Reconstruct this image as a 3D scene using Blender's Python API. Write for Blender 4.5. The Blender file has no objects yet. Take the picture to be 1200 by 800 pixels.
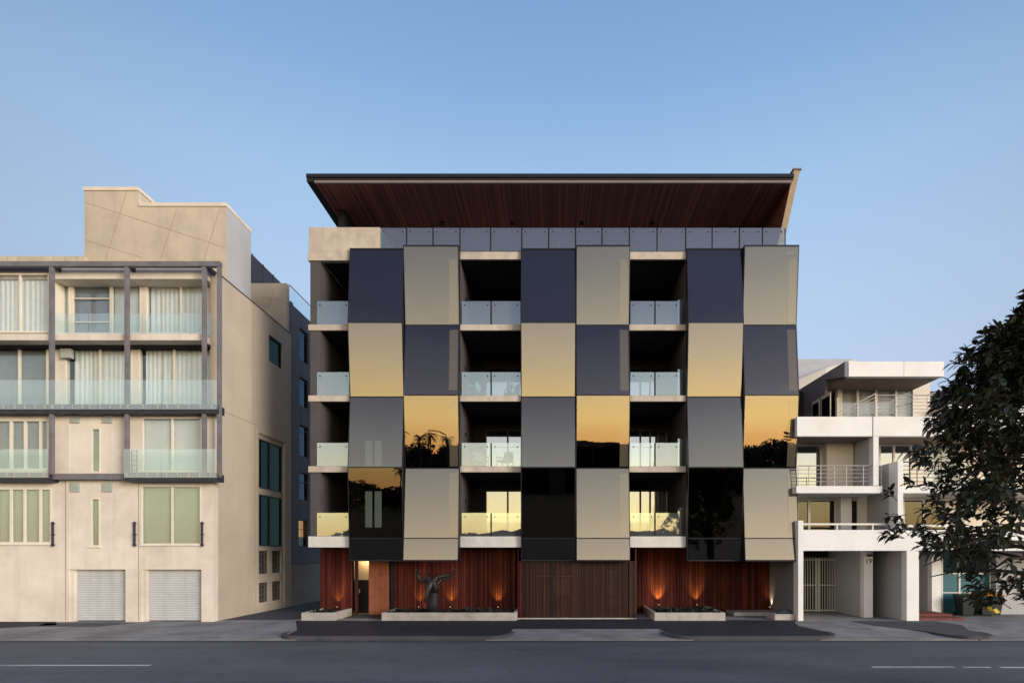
import bpy, math, random
from mathutils import Vector, Matrix, noise
random.seed(7)
R = math.radians
scene = bpy.context.scene
COL = scene.collection

# ---------------------------------------------------------------- survey
F = 640.0                 # focal length in survey units
D = F / 27.0              # camera stands this many metres in front of the balcony edge (Y = 0)
H = 77.0 / 27.0           # lens height
def X(u, d): return (u - 650.0) * d / F
def Z(v, d): return H - (v - 648.0) * d / F
def Y(d): return d - D

# ---------------------------------------------------------------- materials
def lin(r, g, b):
    def c(v):
        v /= 255.0
        return v / 12.92 if v <= 0.04045 else ((v + 0.055) / 1.055) ** 2.4
    return (c(r), c(g), c(b), 1.0)

class NT:
    def __init__(self, name):
        self.m = bpy.data.materials.new(name); self.m.use_nodes = True
        self.n = self.m.node_tree.nodes; self.l = self.m.node_tree.links
        self.n.clear()
        self.out = self.n.new('ShaderNodeOutputMaterial')
    def new(self, t, **kw):
        x = self.n.new(t)
        for k, v in kw.items(): setattr(x, k, v)
        return x
    def link(self, a, b): self.l.new(a, b)
    def pos(self, sx=1, sy=1, sz=1):
        g = self.new('ShaderNodeNewGeometry'); mp = self.new('ShaderNodeMapping')
        mp.inputs['Scale'].default_value = (sx, sy, sz)
        self.link(g.outputs['Position'], mp.inputs['Vector']); return mp.outputs['Vector']
    def noise(self, scale, detail=4, rough=0.55, vec=None, sx=1, sy=1, sz=1):
        t = self.new('ShaderNodeTexNoise'); t.inputs['Scale'].default_value = scale
        t.inputs['Detail'].default_value = detail; t.inputs['Roughness'].default_value = rough
        self.link(vec if vec else self.pos(sx, sy, sz), t.inputs['Vector']); return t.outputs['Fac']
    def ramp(self, fac, stops):
        r = self.new('ShaderNodeValToRGB'); e = r.color_ramp.elements
        while len(e) < len(stops): e.new(0.5)
        for i, (p, c) in enumerate(stops):
            e[i].position = p; e[i].color = c if len(c) == 4 else (*c, 1)
        self.link(fac, r.inputs['Fac']); return r.outputs['Color']
    def math(self, op, a, b=0.0, c=0.0):
        m = self.new('ShaderNodeMath', operation=op)
        for i, v in enumerate((a, b, c)):
            if hasattr(v, 'node'): self.link(v, m.inputs[i])
            else: m.inputs[i].default_value = v
        return m.outputs[0]
    def mix(self, a, b, fac, mode='MIX'):
        m = self.new('ShaderNodeMixRGB', blend_type=mode)
        for i, v in ((0, fac), (1, a), (2, b)):
            if hasattr(v, 'node'): self.link(v, m.inputs[i])
            elif i == 0: m.inputs[0].default_value = v
            else: m.inputs[i].default_value = v if len(v) == 4 else (*v, 1)
        return m.outputs[0]
    def finish(self, col, rough=0.7, spec=0.3, metal=0.0, bump=None, bump_d=0.01, bump_s=0.4):
        p = self.new('ShaderNodeBsdfPrincipled')
        for k, v in (('Base Color', col), ('Roughness', rough), ('Metallic', metal), ('Specular IOR Level', spec)):
            if hasattr(v, 'node'): self.link(v, p.inputs[k])
            else: p.inputs[k].default_value = v if k != 'Base Color' or len(v) == 4 else (*v, 1)
        if bump is not None:
            b = self.new('ShaderNodeBump'); b.inputs['Distance'].default_value = bump_d
            b.inputs['Strength'].default_value = bump_s
            self.link(bump, b.inputs['Height']); self.link(b.outputs['Normal'], p.inputs['Normal'])
        self.link(p.outputs[0], self.out.inputs['Surface'])
        return self.m

def c_mul(c, k): return tuple(v * k for v in c[:3])

def surf(name, col, rough=0.7, var=0.12, scale=1.2, streak=0.0, grain=40.0, bump=0.15, spec=0.3, metal=0.0, dirt=None, dirt_amt=0.3):
    t = NT(name)
    n1 = t.noise(scale, 5)
    c = t.ramp(n1, [(0.3, c_mul(col, 1 - var)), (0.7, c_mul(col, 1 + var))])
    if streak > 0:
        n2 = t.noise(1.0, 4, 0.6, sx=2.6, sy=2.6, sz=0.12)
        c = t.mix(c, c_mul(col, 0.62), t.math('MULTIPLY', t.ramp(n2, [(0.5, (0, 0, 0)), (0.75, (1, 1, 1))]), streak))
    if dirt:
        n3 = t.noise(0.6, 6, 0.65)
        c = t.mix(c, dirt, t.math('MULTIPLY', t.ramp(n3, [(0.48, (0, 0, 0)), (0.7, (1, 1, 1))]), dirt_amt))
    g = t.noise(grain, 3)
    return t.finish(c, rough, spec, metal, g if bump > 0 else None, 0.006, bump)

def glass(name, T, G, rough=0.0, wav=0.0, wscale=0.5, diffuse=0.0):
    t = NT(name)
    a = t.new('ShaderNodeBsdfTransparent'); a.inputs[0].default_value = (*T, 1)
    g = t.new('ShaderNodeBsdfGlossy'); g.inputs['Color'].default_value = (*G, 1); g.inputs['Roughness'].default_value = rough
    if wav > 0:
        n = t.noise(wscale, 2)
        b = t.new('ShaderNodeBump'); b.inputs['Strength'].default_value = 1.0; b.inputs['Distance'].default_value = wav
        t.link(n, b.inputs['Height']); t.link(b.outputs['Normal'], g.inputs['Normal'])
    s = t.new('ShaderNodeAddShader'); t.link(a.outputs[0], s.inputs[0]); t.link(g.outputs[0], s.inputs[1])
    o = s
    if diffuse:      # diffuse tint added to the glass to pale what it reflects
        d = t.new('ShaderNodeBsdfDiffuse'); d.inputs['Color'].default_value = (diffuse, diffuse, diffuse*1.02, 1) if not isinstance(diffuse, tuple) else (*diffuse, 1)
        o = t.new('ShaderNodeAddShader'); t.link(s.outputs[0], o.inputs[0]); t.link(d.outputs[0], o.inputs[1])
    t.link(o.outputs[0], t.out.inputs['Surface']); return t.m

def emit(name, col, strength):
    t = NT(name); e = t.new('ShaderNodeEmission'); e.inputs[0].default_value = (*col, 1); e.inputs[1].default_value = strength
    t.link(e.outputs[0], t.out.inputs['Surface']); return t.m

def timber(name, base, step, hi, rough=0.55, axis=0, sheen=0.3, lo=0.55, grain=0.65):
    t = NT(name)
    g = t.new('ShaderNodeNewGeometry'); s = t.new('ShaderNodeSeparateXYZ'); t.link(g.outputs['Position'], s.inputs[0])
    k = t.math('FLOOR', t.math('DIVIDE', s.outputs[axis], step))
    w = t.new('ShaderNodeTexWhiteNoise', noise_dimensions='1D'); t.link(k, w.inputs['W'])
    n = t.noise(1.0, 5, 0.65, sx=26, sy=1.2 if axis == 0 else 26, sz=1.6)
    c = t.ramp(w.outputs['Value'], [(0.0, c_mul(base, lo)), (0.55, base), (0.85, hi), (1.0, c_mul(hi, 1.25))])
    c = t.mix(c, c_mul(base, 0.35), t.math('MULTIPLY', t.ramp(n, [(0.42, (0, 0, 0)), (0.7, (1, 1, 1))]), grain))
    return t.finish(c, rough, sheen, 0.0, n, 0.004, 0.3)

M = {}
M['cream'] = surf('cream_render', (0.70, 0.62, 0.53), 0.85, 0.07, 0.8, 0.34, 60, 0.12, dirt=(0.36, 0.29, 0.22), dirt_amt=0.35)
M['tower'] = surf('sand_concrete', (0.50, 0.425, 0.32), 0.85, 0.14, 0.7, 0.3, 45, 0.2, dirt=(0.33, 0.27, 0.2), dirt_amt=0.4)
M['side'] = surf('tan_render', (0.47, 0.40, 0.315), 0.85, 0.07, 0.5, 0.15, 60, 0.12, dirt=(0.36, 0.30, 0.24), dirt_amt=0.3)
M['joint'] = surf('joint_brown', (0.33, 0.255, 0.175), 0.9, 0.1)  # plain brown of the wall joint strips
M['capping'] = surf('pale_capping', (0.66, 0.58, 0.47), 0.6, 0.08, 2)
M['creamframe'] = surf('cream_frame', (0.70, 0.64, 0.53), 0.5, 0.05, 3, bump=0)
M['steel'] = surf('grey_purple_steel', (0.15, 0.145, 0.16), 0.5, 0.2, 2.5, dirt=(0.2, 0.11, 0.09), dirt_amt=0.3)
M['darksteel'] = surf('dark_steel', (0.03, 0.03, 0.042), 0.5, 0.15, 3)
M['bolt'] = surf('steel_bolt', (0.6, 0.62, 0.62), 0.3, 0.05, 5, metal=0.6)
M['shutter'] = surf('pale_roller_door', (0.50, 0.50, 0.495), 0.6, 0.08, 1.5, 0.35, 40, 0.05)
M['vent'] = surf('sage_vent', (0.36, 0.39, 0.35), 0.6, 0.08, 4)
M['curtain'] = surf('pale_curtain', (0.68, 0.705, 0.67), 0.9, 0.06, 5, 0.1)
M['blind'] = surf('pale_blind', (0.54, 0.575, 0.56), 0.8, 0.05, 4)
M['midblind'] = surf('mid_grey_blind', (0.42, 0.41, 0.39), 0.8, 0.06, 4)
M['greyblind'] = surf('grey_blind', (0.20, 0.23, 0.26), 0.8, 0.1, 4)
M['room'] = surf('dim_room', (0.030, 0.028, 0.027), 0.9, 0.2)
M['lattice'] = surf('lattice_brown', (0.10, 0.085, 0.07), 0.9, 0.3, 5)  # plain dark brown of the lattice screens
M['tealglass'] = glass('dark_teal_glass', (0.08, 0.17, 0.15), (0.025, 0.045, 0.04))
M['winglass'] = glass('window_glass', (0.885, 0.89, 0.885), (0.045, 0.052, 0.056), wav=0.004)
M['grnglass'] = glass('green_window_glass', (0.765, 0.79, 0.77), (0.05, 0.06, 0.064), wav=0.004)
M['balglass'] = glass('balustrade_glass', (0.64, 0.67, 0.67), (0.155, 0.172, 0.176), wav=0.002, diffuse=0.038)
M['balglass_l'] = glass('old_balustrade_glass', (0.80, 0.85, 0.85), (0.035, 0.043, 0.05), wav=0.002, diffuse=0.07)
M['doorglass'] = glass('door_glass', (0.30, 0.31, 0.30), (0.265, 0.28, 0.32), wav=0.003)
M['panel'] = glass('bronze_mirror_glass', (0.28, 0.28, 0.275), (0.196, 0.170, 0.143), 0.0, wav=0.0034, wscale=0.6)
M['vision'] = glass('clear_vision_glass', (0.36, 0.36, 0.36), (0.075, 0.066, 0.056), 0.0, wav=0.0022, wscale=0.7)
M['blackglass'] = glass('dark_window_glass', (0.34, 0.34, 0.35), (0.06, 0.06, 0.062), wav=0.004)
M['palestrip'] = glass('pale_bronze_glass', (0.10, 0.10, 0.10), (0.18, 0.155, 0.12), 0.0, diffuse=(0.075, 0.063, 0.045))  # bronze glass with a paler diffuse tint
M['pframe'] = surf('black_frame', (0.014, 0.014, 0.019), 0.4, 0.1)
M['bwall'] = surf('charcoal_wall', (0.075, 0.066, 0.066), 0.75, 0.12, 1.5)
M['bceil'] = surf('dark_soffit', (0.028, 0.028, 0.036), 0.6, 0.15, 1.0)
M['concrete'] = surf('pale_concrete', (0.50, 0.43, 0.35), 0.85, 0.16, 2.2, 0.35, 50, 0.25, dirt=(0.3, 0.27, 0.24), dirt_amt=0.5)
M['whiteslab'] = surf('white_slab_edge', (0.64, 0.61, 0.57), 0.7, 0.08, 2.5, 0.2, 50, 0.1)
M['planter'] = surf('planter_concrete', (0.42, 0.385, 0.345), 0.85, 0.16, 3, 0.3, 60, 0.25)
M['timber'] = timber('red_timber_battens', (0.092, 0.019, 0.0165), 0.0601, (0.165, 0.036, 0.026), 0.7, 0, 0.12)
M['soffit'] = timber('brown_timber_soffit', (0.20, 0.072, 0.062), 0.0801, (0.27, 0.105, 0.08), 0.6, 0, 0.2, 0.75, 0.4)
M['gatewood'] = timber('dark_gate_battens', (0.050, 0.018, 0.013), 0.0572, (0.085, 0.027, 0.017))
M['orange'] = surf('terracotta_screen', (0.40, 0.135, 0.07), 0.7, 0.15, 3)
M['slatdark'] = surf('darker_terracotta', (0.26, 0.085, 0.045), 0.7, 0.15, 3)  # darker terracotta colour for the screen slats
M['fin'] = surf('sand_blade_wall', (0.55, 0.43, 0.30), 0.8, 0.1, 2)
M['gutter'] = surf('taupe_gutter', (0.21, 0.175, 0.16), 0.6, 0.1)
M['clad'] = surf('grey_cladding', (0.135, 0.13, 0.145), 0.7, 0.1, 1.0, 0.1)
M['cladbase'] = surf('grey_render_base', (0.30, 0.265, 0.225), 0.85, 0.12, 1.2, 0.2)
M['blueglass'] = glass('dark_blue_glass', (0.05, 0.12, 0.16), (0.05, 0.09, 0.115))
M['amber'] = emit('amber_room_glow', (0.85, 0.40, 0.05), 0.55)
M['slot'] = emit('dim_lit_slot_window', (0.55, 0.62, 0.46), 0.95)
M['entryglow'] = emit('lit_entry_wall', (1.0, 0.74, 0.34), 1.6)
M['lampglass'] = emit('lamp_glass', (1.0, 0.72, 0.35), 6.0)
M['white'] = surf('white_paint', (0.80, 0.785, 0.765), 0.75, 0.04, 1.0, 0.10, 50, 0.08, dirt=(0.58, 0.54, 0.48), dirt_amt=0.25)
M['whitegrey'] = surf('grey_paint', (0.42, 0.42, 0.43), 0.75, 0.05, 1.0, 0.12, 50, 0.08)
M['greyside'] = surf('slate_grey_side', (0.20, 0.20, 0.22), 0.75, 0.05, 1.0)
M['warmwall'] = surf('warm_white_wall', (0.76, 0.68, 0.57), 0.8, 0.05, 1.5)
M['rail'] = surf('steel_rail', (0.46, 0.43, 0.41), 0.4, 0.05, 3, metal=0.3)
M['whitemetal'] = surf('white_gate_metal', (0.72, 0.69, 0.62), 0.5, 0.04, 3, bump=0)
M['brownsoffit'] = surf('brown_soffit', (0.20, 0.15, 0.125), 0.7, 0.1, 1.5)
M['roofmetal'] = surf('pale_metal_roof', (0.50, 0.47, 0.42), 0.5, 0.06, 1.5)
M['teal'] = surf('teal_door_panel', (0.012, 0.115, 0.15), 0.45, 0.1, 2)
M['brick'] = surf('red_brick_step', (0.17, 0.05, 0.037), 0.85, 0.2, 6)
M['binbody'] = surf('dark_green_plastic', (0.012, 0.018, 0.02), 0.4, 0.1, 3, bump=0.05)
M['binlid'] = surf('orange_yellow_plastic', (0.62, 0.22, 0.02), 0.45, 0.08, 3, bump=0.05)
M['bronze'] = surf('dark_bronze', (0.034, 0.027, 0.027), 0.45, 0.3, 5, metal=0.2, spec=0.4, bump=0.3)
M['iron'] = surf('black_iron', (0.018, 0.018, 0.022), 0.6, 0.15, 4)
M['chair'] = surf('grey_wicker', (0.17, 0.17, 0.16), 0.7, 0.15, 20)
M['cushteal'] = surf('teal_cushion', (0.22, 0.42, 0.38), 0.9, 0.1, 5)
M['cushgrey'] = surf('grey_cushion', (0.35, 0.33, 0.30), 0.9, 0.1, 5)
M['leafplanter'] = surf('dark_succulent', (0.030, 0.036, 0.028), 0.5, 0.3, 8, bump=0)
M['soil'] = surf('dark_soil', (0.03, 0.025, 0.022), 0.95, 0.3, 12)
M['stone'] = surf('grey_boulder', (0.085, 0.088, 0.10), 0.8, 0.25, 6, bump=0.4)

def leafmat(name, a, b, c):
    t = NT(name)
    n = t.noise(1.1, 3); n2 = t.noise(14, 1)
    col = t.mix(t.ramp(n, [(0.35, a), (0.65, b)]), c, t.math('MULTIPLY', t.ramp(n2, [(0.62, (0, 0, 0)), (0.72, (1, 1, 1))]), 0.8))
    return t.finish(col, 0.42, 0.35)
M['figleaf'] = leafmat('fig_leaf', (0.026, 0.032, 0.016), (0.042, 0.046, 0.022), (0.075, 0.052, 0.027))
M['bark'] = surf('dark_bark', (0.05, 0.042, 0.036), 0.9, 0.3, 8, bump=0.5)
M['farleaf'] = leafmat('far_leaf', (0.012, 0.018, 0.010), (0.022, 0.03, 0.014), (0.03, 0.03, 0.015))
M['farwall'] = surf('far_brick', (0.10, 0.075, 0.06), 0.9, 0.2)
M['farroof'] = surf('far_roof_tile', (0.08, 0.045, 0.035), 0.9, 0.2)
M['yellowleaf'] = surf('yellow_leaf', (0.60, 0.42, 0.03), 0.6, 0.1, 5, bump=0)

def road_mat():
    t = NT('worn_asphalt')
    n1 = t.noise(0.35, 6, 0.6, sx=0.5, sy=1.6, sz=1); n2 = t.noise(130, 2); n3 = t.noise(2.2, 5, 0.7)
    c = t.ramp(n1, [(0.3, (0.072, 0.073, 0.083)), (0.7, (0.128, 0.129, 0.141))])
    c = t.mix(c, (0.15, 0.15, 0.155), t.math('MULTIPLY', t.ramp(n2, [(0.55, (0, 0, 0)), (0.75, (1, 1, 1))]), 0.5))
    c = t.mix(c, (0.05, 0.05, 0.058), t.math('MULTIPLY', t.ramp(n3, [(0.55, (0, 0, 0)), (0.7, (1, 1, 1))]), 0.5))
    n5 = t.noise(16, 3, 0.7)
    c = t.mix(c, (0.135, 0.135, 0.142), t.math('MULTIPLY', t.ramp(n5, [(0.5, (0, 0, 0)), (0.68, (1, 1, 1))]), 0.45))
    c = t.mix(c, (0.035, 0.035, 0.042), t.math('MULTIPLY', t.ramp(n5, [(0.30, (1, 1, 1)), (0.45, (0, 0, 0))]), 0.45))
    v = t.new('ShaderNodeTexVoronoi', feature='DISTANCE_TO_EDGE'); v.inputs['Scale'].default_value = 0.35
    wp = t.new('ShaderNodeVectorMath', operation='ADD')
    nn = t.new('ShaderNodeTexNoise'); nn.inputs['Scale'].default_value = 1.3; nn.inputs['Detail'].default_value = 5
    t.link(t.pos(), nn.inputs['Vector']); t.link(nn.outputs['Color'], wp.inputs[0]); t.link(t.pos(), wp.inputs[1])
    t.link(wp.outputs[0], v.inputs['Vector'])
    c = t.mix(c, (0.035, 0.035, 0.04), t.math('MULTIPLY', t.math('LESS_THAN', v.outputs['Distance'], 0.007), 0.22))
    n4 = t.noise(1.0, 4, 0.6, sx=0.06, sy=1.7, sz=1)
    c = t.mix(c, (0.125, 0.124, 0.13), t.math('MULTIPLY', t.ramp(n4, [(0.5, (0, 0, 0)), (0.72, (1, 1, 1))]), 0.45))
    return t.finish(c, 0.75, 0.3, 0, n2, 0.006, 0.5)
M['road'] = road_mat()
M['asphalt'] = surf('new_black_asphalt', (0.020, 0.020, 0.027), 0.85, 0.12, 1.5, grain=150, bump=0.4, dirt=(0.04, 0.04, 0.046), dirt_amt=0.4)
M['patch'] = surf('old_grey_asphalt', (0.075, 0.073, 0.076), 0.85, 0.15, 1.5, grain=150, bump=0.4, dirt=(0.045, 0.045, 0.05), dirt_amt=0.5)
M['pave'] = surf('worn_concrete_paving', (0.25, 0.238, 0.225), 0.85, 0.18, 0.9, grain=90, bump=0.25, dirt=(0.10, 0.095, 0.095), dirt_amt=0.65)
M['kerb'] = surf('bluestone_kerb', (0.062, 0.060, 0.066), 0.85, 0.2, 2.5, grain=80, bump=0.3, dirt=(0.08, 0.08, 0.085), dirt_amt=0.6)
M['lane'] = surf('bluestone_lane', (0.06, 0.06, 0.066), 0.8, 0.3, 6, grain=60, bump=0.4)
M['line'] = surf('worn_white_line', (0.52, 0.52, 0.53), 0.7, 0.1, 3, dirt=(0.14, 0.14, 0.15), dirt_amt=0.8)
M['grass'] = surf('dull_grass', (0.018, 0.022, 0.012), 0.95, 0.3, 3, grain=30, bump=0.6)

# ---------------------------------------------------------------- mesh building
WL = {}          # world location of every object built
def wl(o): return WL.get(o.name, Vector((0, 0, 0))) if o else Vector((0, 0, 0))

class MB:
    def __init__(self): self.v = []; self.f = []; self.mi = []
    def add(self, verts, faces, mi=0):
        o = len(self.v); self.v += [tuple(p) for p in verts]
        self.f += [tuple(i + o for i in f) for f in faces]; self.mi += [mi] * len(faces)
        return self
    def box(self, x0, x1, y0, y1, z0, z1, mi=0):
        if x0 > x1: x0, x1 = x1, x0
        if y0 > y1: y0, y1 = y1, y0
        if z0 > z1: z0, z1 = z1, z0
        return self.add([(x0,y0,z0),(x1,y0,z0),(x1,y1,z0),(x0,y1,z0),(x0,y0,z1),(x1,y0,z1),(x1,y1,z1),(x0,y1,z1)],
                 [(0,3,2,1),(4,5,6,7),(0,1,5,4),(1,2,6,5),(2,3,7,6),(3,0,4,7)], mi)
    def hexa(self, p, mi=0):   # 8 points: 4 bottom loop, 4 top loop
        return self.add(p, [(0,3,2,1),(4,5,6,7),(0,1,5,4),(1,2,6,5),(2,3,7,6),(3,0,4,7)], mi)
    def prism(self, poly, vec, mi=0):
        n = len(poly); a = [Vector(p) for p in poly]; b = [p + Vector(vec) for p in a]
        fs = [tuple(range(n))[::-1], tuple(range(n, 2*n))] + [(i, (i+1) % n, n + (i+1) % n, n + i) for i in range(n)]
        return self.add(a + b, fs, mi)
    def tube(self, pts, rad, n=8, mi=0, flat=1.0):
        pts = [Vector(p) for p in pts]; rings = []
        for i, p in enumerate(pts):
            t = (pts[min(i+1, len(pts)-1)] - pts[max(i-1, 0)]).normalized()
            a = t.cross(Vector((0, 0, 1)));
            if a.length < 1e-3: a = t.cross(Vector((0, 1, 0)))
            a.normalize(); b = t.cross(a)
            r = rad[i] if isinstance(rad, (list, tuple)) else rad
            rings.append([p + a * math.cos(k*2*math.pi/n) * r + b * math.sin(k*2*math.pi/n) * r * flat for k in range(n)])
        vs = [q for r_ in rings for q in r_]; fs = []
        for i in range(len(pts)-1):
            for k in range(n): fs.append((i*n+k, i*n+(k+1) % n, (i+1)*n+(k+1) % n, (i+1)*n+k))
        fs.append(tuple(range(n))[::-1]); fs.append(tuple(range((len(pts)-1)*n, len(pts)*n)))
        return self.add(vs, fs, mi)
    def loft(self, rings, mi=0):   # list of rings (equal count)
        n = len(rings[0]); vs = [q for r_ in rings for q in r_]; fs = []
        for i in range(len(rings)-1):
            for k in range(n): fs.append((i*n+k, i*n+(k+1) % n, (i+1)*n+(k+1) % n, (i+1)*n+k))
        fs.append(tuple(range(n))[::-1]); fs.append(tuple(range((len(rings)-1)*n, len(rings)*n)))
        return self.add(vs, fs, mi)
    def build(self, name, mats, parent=None, smooth=False, bevel=0.0, origin=None):
        off = wl(parent)
        if parent is None and origin is not None: off = Vector(origin)
        me = bpy.data.meshes.new(name)
        me.from_pydata([tuple(Vector(p) - off) for p in self.v], [], self.f)
        if not isinstance(mats, (list, tuple)): mats = [mats]
        for m in mats: me.materials.append(m)
        me.polygons.foreach_set('material_index', self.mi)
        if smooth: me.polygons.foreach_set('use_smooth', [True] * len(self.f))
        me.update()
        o = bpy.data.objects.new(name, me); COL.objects.link(o)
        if parent: o.parent = parent
        elif origin is not None: o.location = off
        WL[o.name] = off.copy()
        if bevel > 0:
            b = o.modifiers.new('bevel', 'BEVEL'); b.width = bevel; b.segments = 2; b.limit_method = 'ANGLE'
        return o

def tag(o, label=None, cat=None, group=None, kind=None):
    if label: o['label'] = label
    if cat: o['category'] = cat
    if group: o['group'] = group
    if kind: o['kind'] = kind
    return o
def thing(name, loc, label, cat, group=None):
    o = bpy.data.objects.new(name, None); COL.objects.link(o); o.location = loc
    o.empty_display_size = 0.3; WL[o.name] = Vector(loc)
    return tag(o, label, cat, group)
def copy_tree(o, parent=None):
    c = o.copy(); COL.objects.link(c)
    if parent: c.parent = parent
    for ch in list(o.children): copy_tree(ch, c)
    return c
def B(*a): return MB().box(*a)

def wall_holes(mb, x0, x1, z0, z1, y0, y1, holes, mi=0):
    """solid wall in an XZ plane, cut by rectangular holes (hx0,hx1,hz0,hz1)"""
    xs = sorted({x0, x1, *[min(max(h[0], x0), x1) for h in holes], *[min(max(h[1], x0), x1) for h in holes]})
    for a, b in zip(xs[:-1], xs[1:]):
        if b - a < 1e-5: continue
        mid = (a + b) / 2
        cuts = sorted([(max(h[2], z0), min(h[3], z1)) for h in holes if h[0] < mid < h[1]])
        z = z0
        for c0, c1 in cuts:
            if c0 > z + 1e-5: mb.box(a, b, y0, y1, z, c0, mi)
            z = max(z, c1)
        if z < z1 - 1e-5: mb.box(a, b, y0, y1, z, z1, mi)
    return mb
def wall_holes_x(mb, y0, y1, z0, z1, x0, x1, holes, mi=0):
    """same for a wall in a YZ plane"""
    ys = sorted({y0, y1, *[h[0] for h in holes], *[h[1] for h in holes]})
    for a, b in zip(ys[:-1], ys[1:]):
        mid = (a + b) / 2
        cuts = sorted([(h[2], h[3]) for h in holes if h[0] < mid < h[1]]); z = z0
        for c0, c1 in cuts:
            if c0 > z + 1e-5: mb.box(x0, x1, a, b, z, c0, mi)
            z = max(z, c1)
        if z < z1 - 1e-5: mb.box(x0, x1, a, b, z, z1, mi)
    return mb

def drape(mb, x0, x1, z0, z1, y, amp=0.03, per=0.16, mi=0):
    n = max(8, int((x1 - x0) / 0.025)); top = []; bot = []; ph = random.random() * 6
    for i in range(n + 1):
        x = x0 + (x1 - x0) * i / n
        w = amp * math.sin(2 * math.pi * x / per + ph + 0.9 * math.sin(x * 5.1 + ph))
        bot.append((x, y + w, z0)); top.append((x, y + w * 0.8, z1))
    o = len(mb.v); mb.v += bot + top
    for i in range(n): mb.f.append((o+i, o+i+1, o+n+1+i+1, o+n+1+i)); mb.mi.append(mi)
    return mb

def window(par, x0, x1, z0, z1, yf, mull=(), trans=(), fw=0.055, dep=0.10, frame='creamframe', gl='winglass',
           back='curtain', name='window', back_rng=None, sill=False):
    """frame proud of yf by 1 cm and dep deep; pane set back; curtain or blind behind it"""
    fr = MB(); ya = yf - 0.012; yb = yf + dep
    fr.box(x0, x0+fw, ya, yb, z0, z1); fr.box(x1-fw, x1, ya, yb, z0, z1)
    fr.box(x0+fw, x1-fw, ya, yb, z1-fw, z1); fr.box(x0+fw, x1-fw, ya, yb, z0, z0+fw)
    for m in mull: fr.box(m-fw*0.55, m+fw*0.55, ya+0.015, yb-0.004, z0+fw, z1-fw)
    ms = [x0+fw] + [q for m in mull for q in (m-fw*0.55, m+fw*0.55)] + [x1-fw]
    for t in trans:
        for a, b in zip(ms[0::2], ms[1::2]): fr.box(a, b, ya+0.02, yb-0.006, t-fw*0.4, t+fw*0.4)
    w = fr.build(name, M[frame], par)
    MB().box(x0+fw*0.6, x1-fw*0.6, yf+0.05, yf+0.058, z0+fw*0.6, z1-fw*0.6).build('pane', M[gl], w)
    if sill: B(x0-0.05, x1+0.05, ya-0.05, yf+0.02, z0-0.05, z0-0.003).build('sill', M[frame], w)
    rng = back_rng or [(x0+0.02, x1-0.02)]
    if back == 'curtain':
        c = MB()
        for a, b in rng: drape(c, a, b, z0+0.01, z1-0.02, yf+dep+0.06, 0.016, 0.21)
        c.build('curtain', M['curtain'], w, smooth=True)
    elif back in ('blind', 'greyblind', 'midblind'):
        c = MB(); z = z0+0.02
        for a, b in rng: c.box(a, b, yf+dep+0.05, yf+dep+0.056, z0+0.02, z1-0.02)
        c.build('blind', M[back], w)
    return w

# ================================================================= SETTING
g = MB(); g.add([(-900,-900,-0.25),(900,-900,-0.25),(900,900,-0.25),(-900,900,-0.25)], [(0,1,2,3)])
tag(g.build('ground', M['grass']), kind='structure')
YK = -5.0                      # kerb line
ZR = -0.13                     # road level
B(-220, 220, -11.7, YK, ZR-0.12, ZR).build('road', M['road'])['kind'] = 'structure'
B(-220, 220, -34, -18.5, ZR-0.12, ZR).build('far_carriageway', M['road'])['kind'] = 'structure'
B(-220, 220, -18.5, -11.7, -0.24, 0.0).build('median_strip', M['grass'])['kind'] = 'structure'
# footpath slab under everything, to the crossover line
fp = MB(); fp.box(-220, 220, -3.0, 30, -0.24, 0.0)
raised = [(-9.75, -1.47), (3.85, 10.0), (13.6, 15.5)]
edges = [-220] + [e for r_ in raised for e in r_] + [220]
for i, (a, b) in enumerate(zip(edges[:-1], edges[1:])):
    if i % 2 == 1:
        r = 0.75; prof_ = [(a + 0.1 + r - r*math.cos(math.pi/2*k/8), YK + 1.2 - 1.1*math.sin(math.pi/2*k/8)) for k in range(9)]
        fp.prism([(p[0], p[1], -0.24) for p in [(a+0.1, -3.0)] + prof_ + [(b-(p[0]-a), p[1]) for p in prof_[::-1]] + [(b-0.1, -3.0)]], (0, 0, 0.24))
    else:
        a_, b_ = a-0.9, b+0.9
        fp.hexa([(a_,YK,-0.26),(b_,YK,-0.26),(b_,-3.0,-0.26),(a_,-3.0,-0.26),(a_,YK,ZR+0.03),(b_,YK,ZR+0.03),(b_,-3.0,-0.001),(a_,-3.0,-0.001)])
tag(fp.build('footpath', M['pave']), kind='structure')
kb = MB()
for a, b in raised:
    # kerb with rounded returns
    r = 0.75
    prof = []
    for k in range(9):
        t = math.pi/2 * k/8
        prof.append((a + r - r*math.cos(t) , YK + 1.1 - 1.1*math.sin(t)))
    right = [(b - (p[0]-a), p[1]) for p in prof[::-1]]
    path = prof + right
    inner = [(p[0] + (0.14 if p[0] < (a+b)/2 else -0.14) * (1 if i < 8 or i > 9 else 1), p[1] + 0.16) for i, p in enumerate(path)]
    n = len(path)
    vs = [(p[0], p[1], ZR-0.05) for p in path] + [(p[0], p[1]+0.02, 0.012) for p in path] + [(p[0], p[1], 0.012) for p in inner] + [(p[0], p[1], -0.05) for p in inner]
    fs = []
    for i in range(n-1):
        for j in range(3): fs.append((j*n+i, j*n+i+1, (j+1)*n+i+1, (j+1)*n+i))
    kb.add(vs, fs)
tag(kb.build('kerb', M['kerb']), kind='structure')
gt = MB(); gt.box(-220, 220, YK-0.42, YK-0.006, ZR-0.05, ZR+0.006)
tag(gt.build('gutter_strip', M['kerb']), kind='structure')
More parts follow.
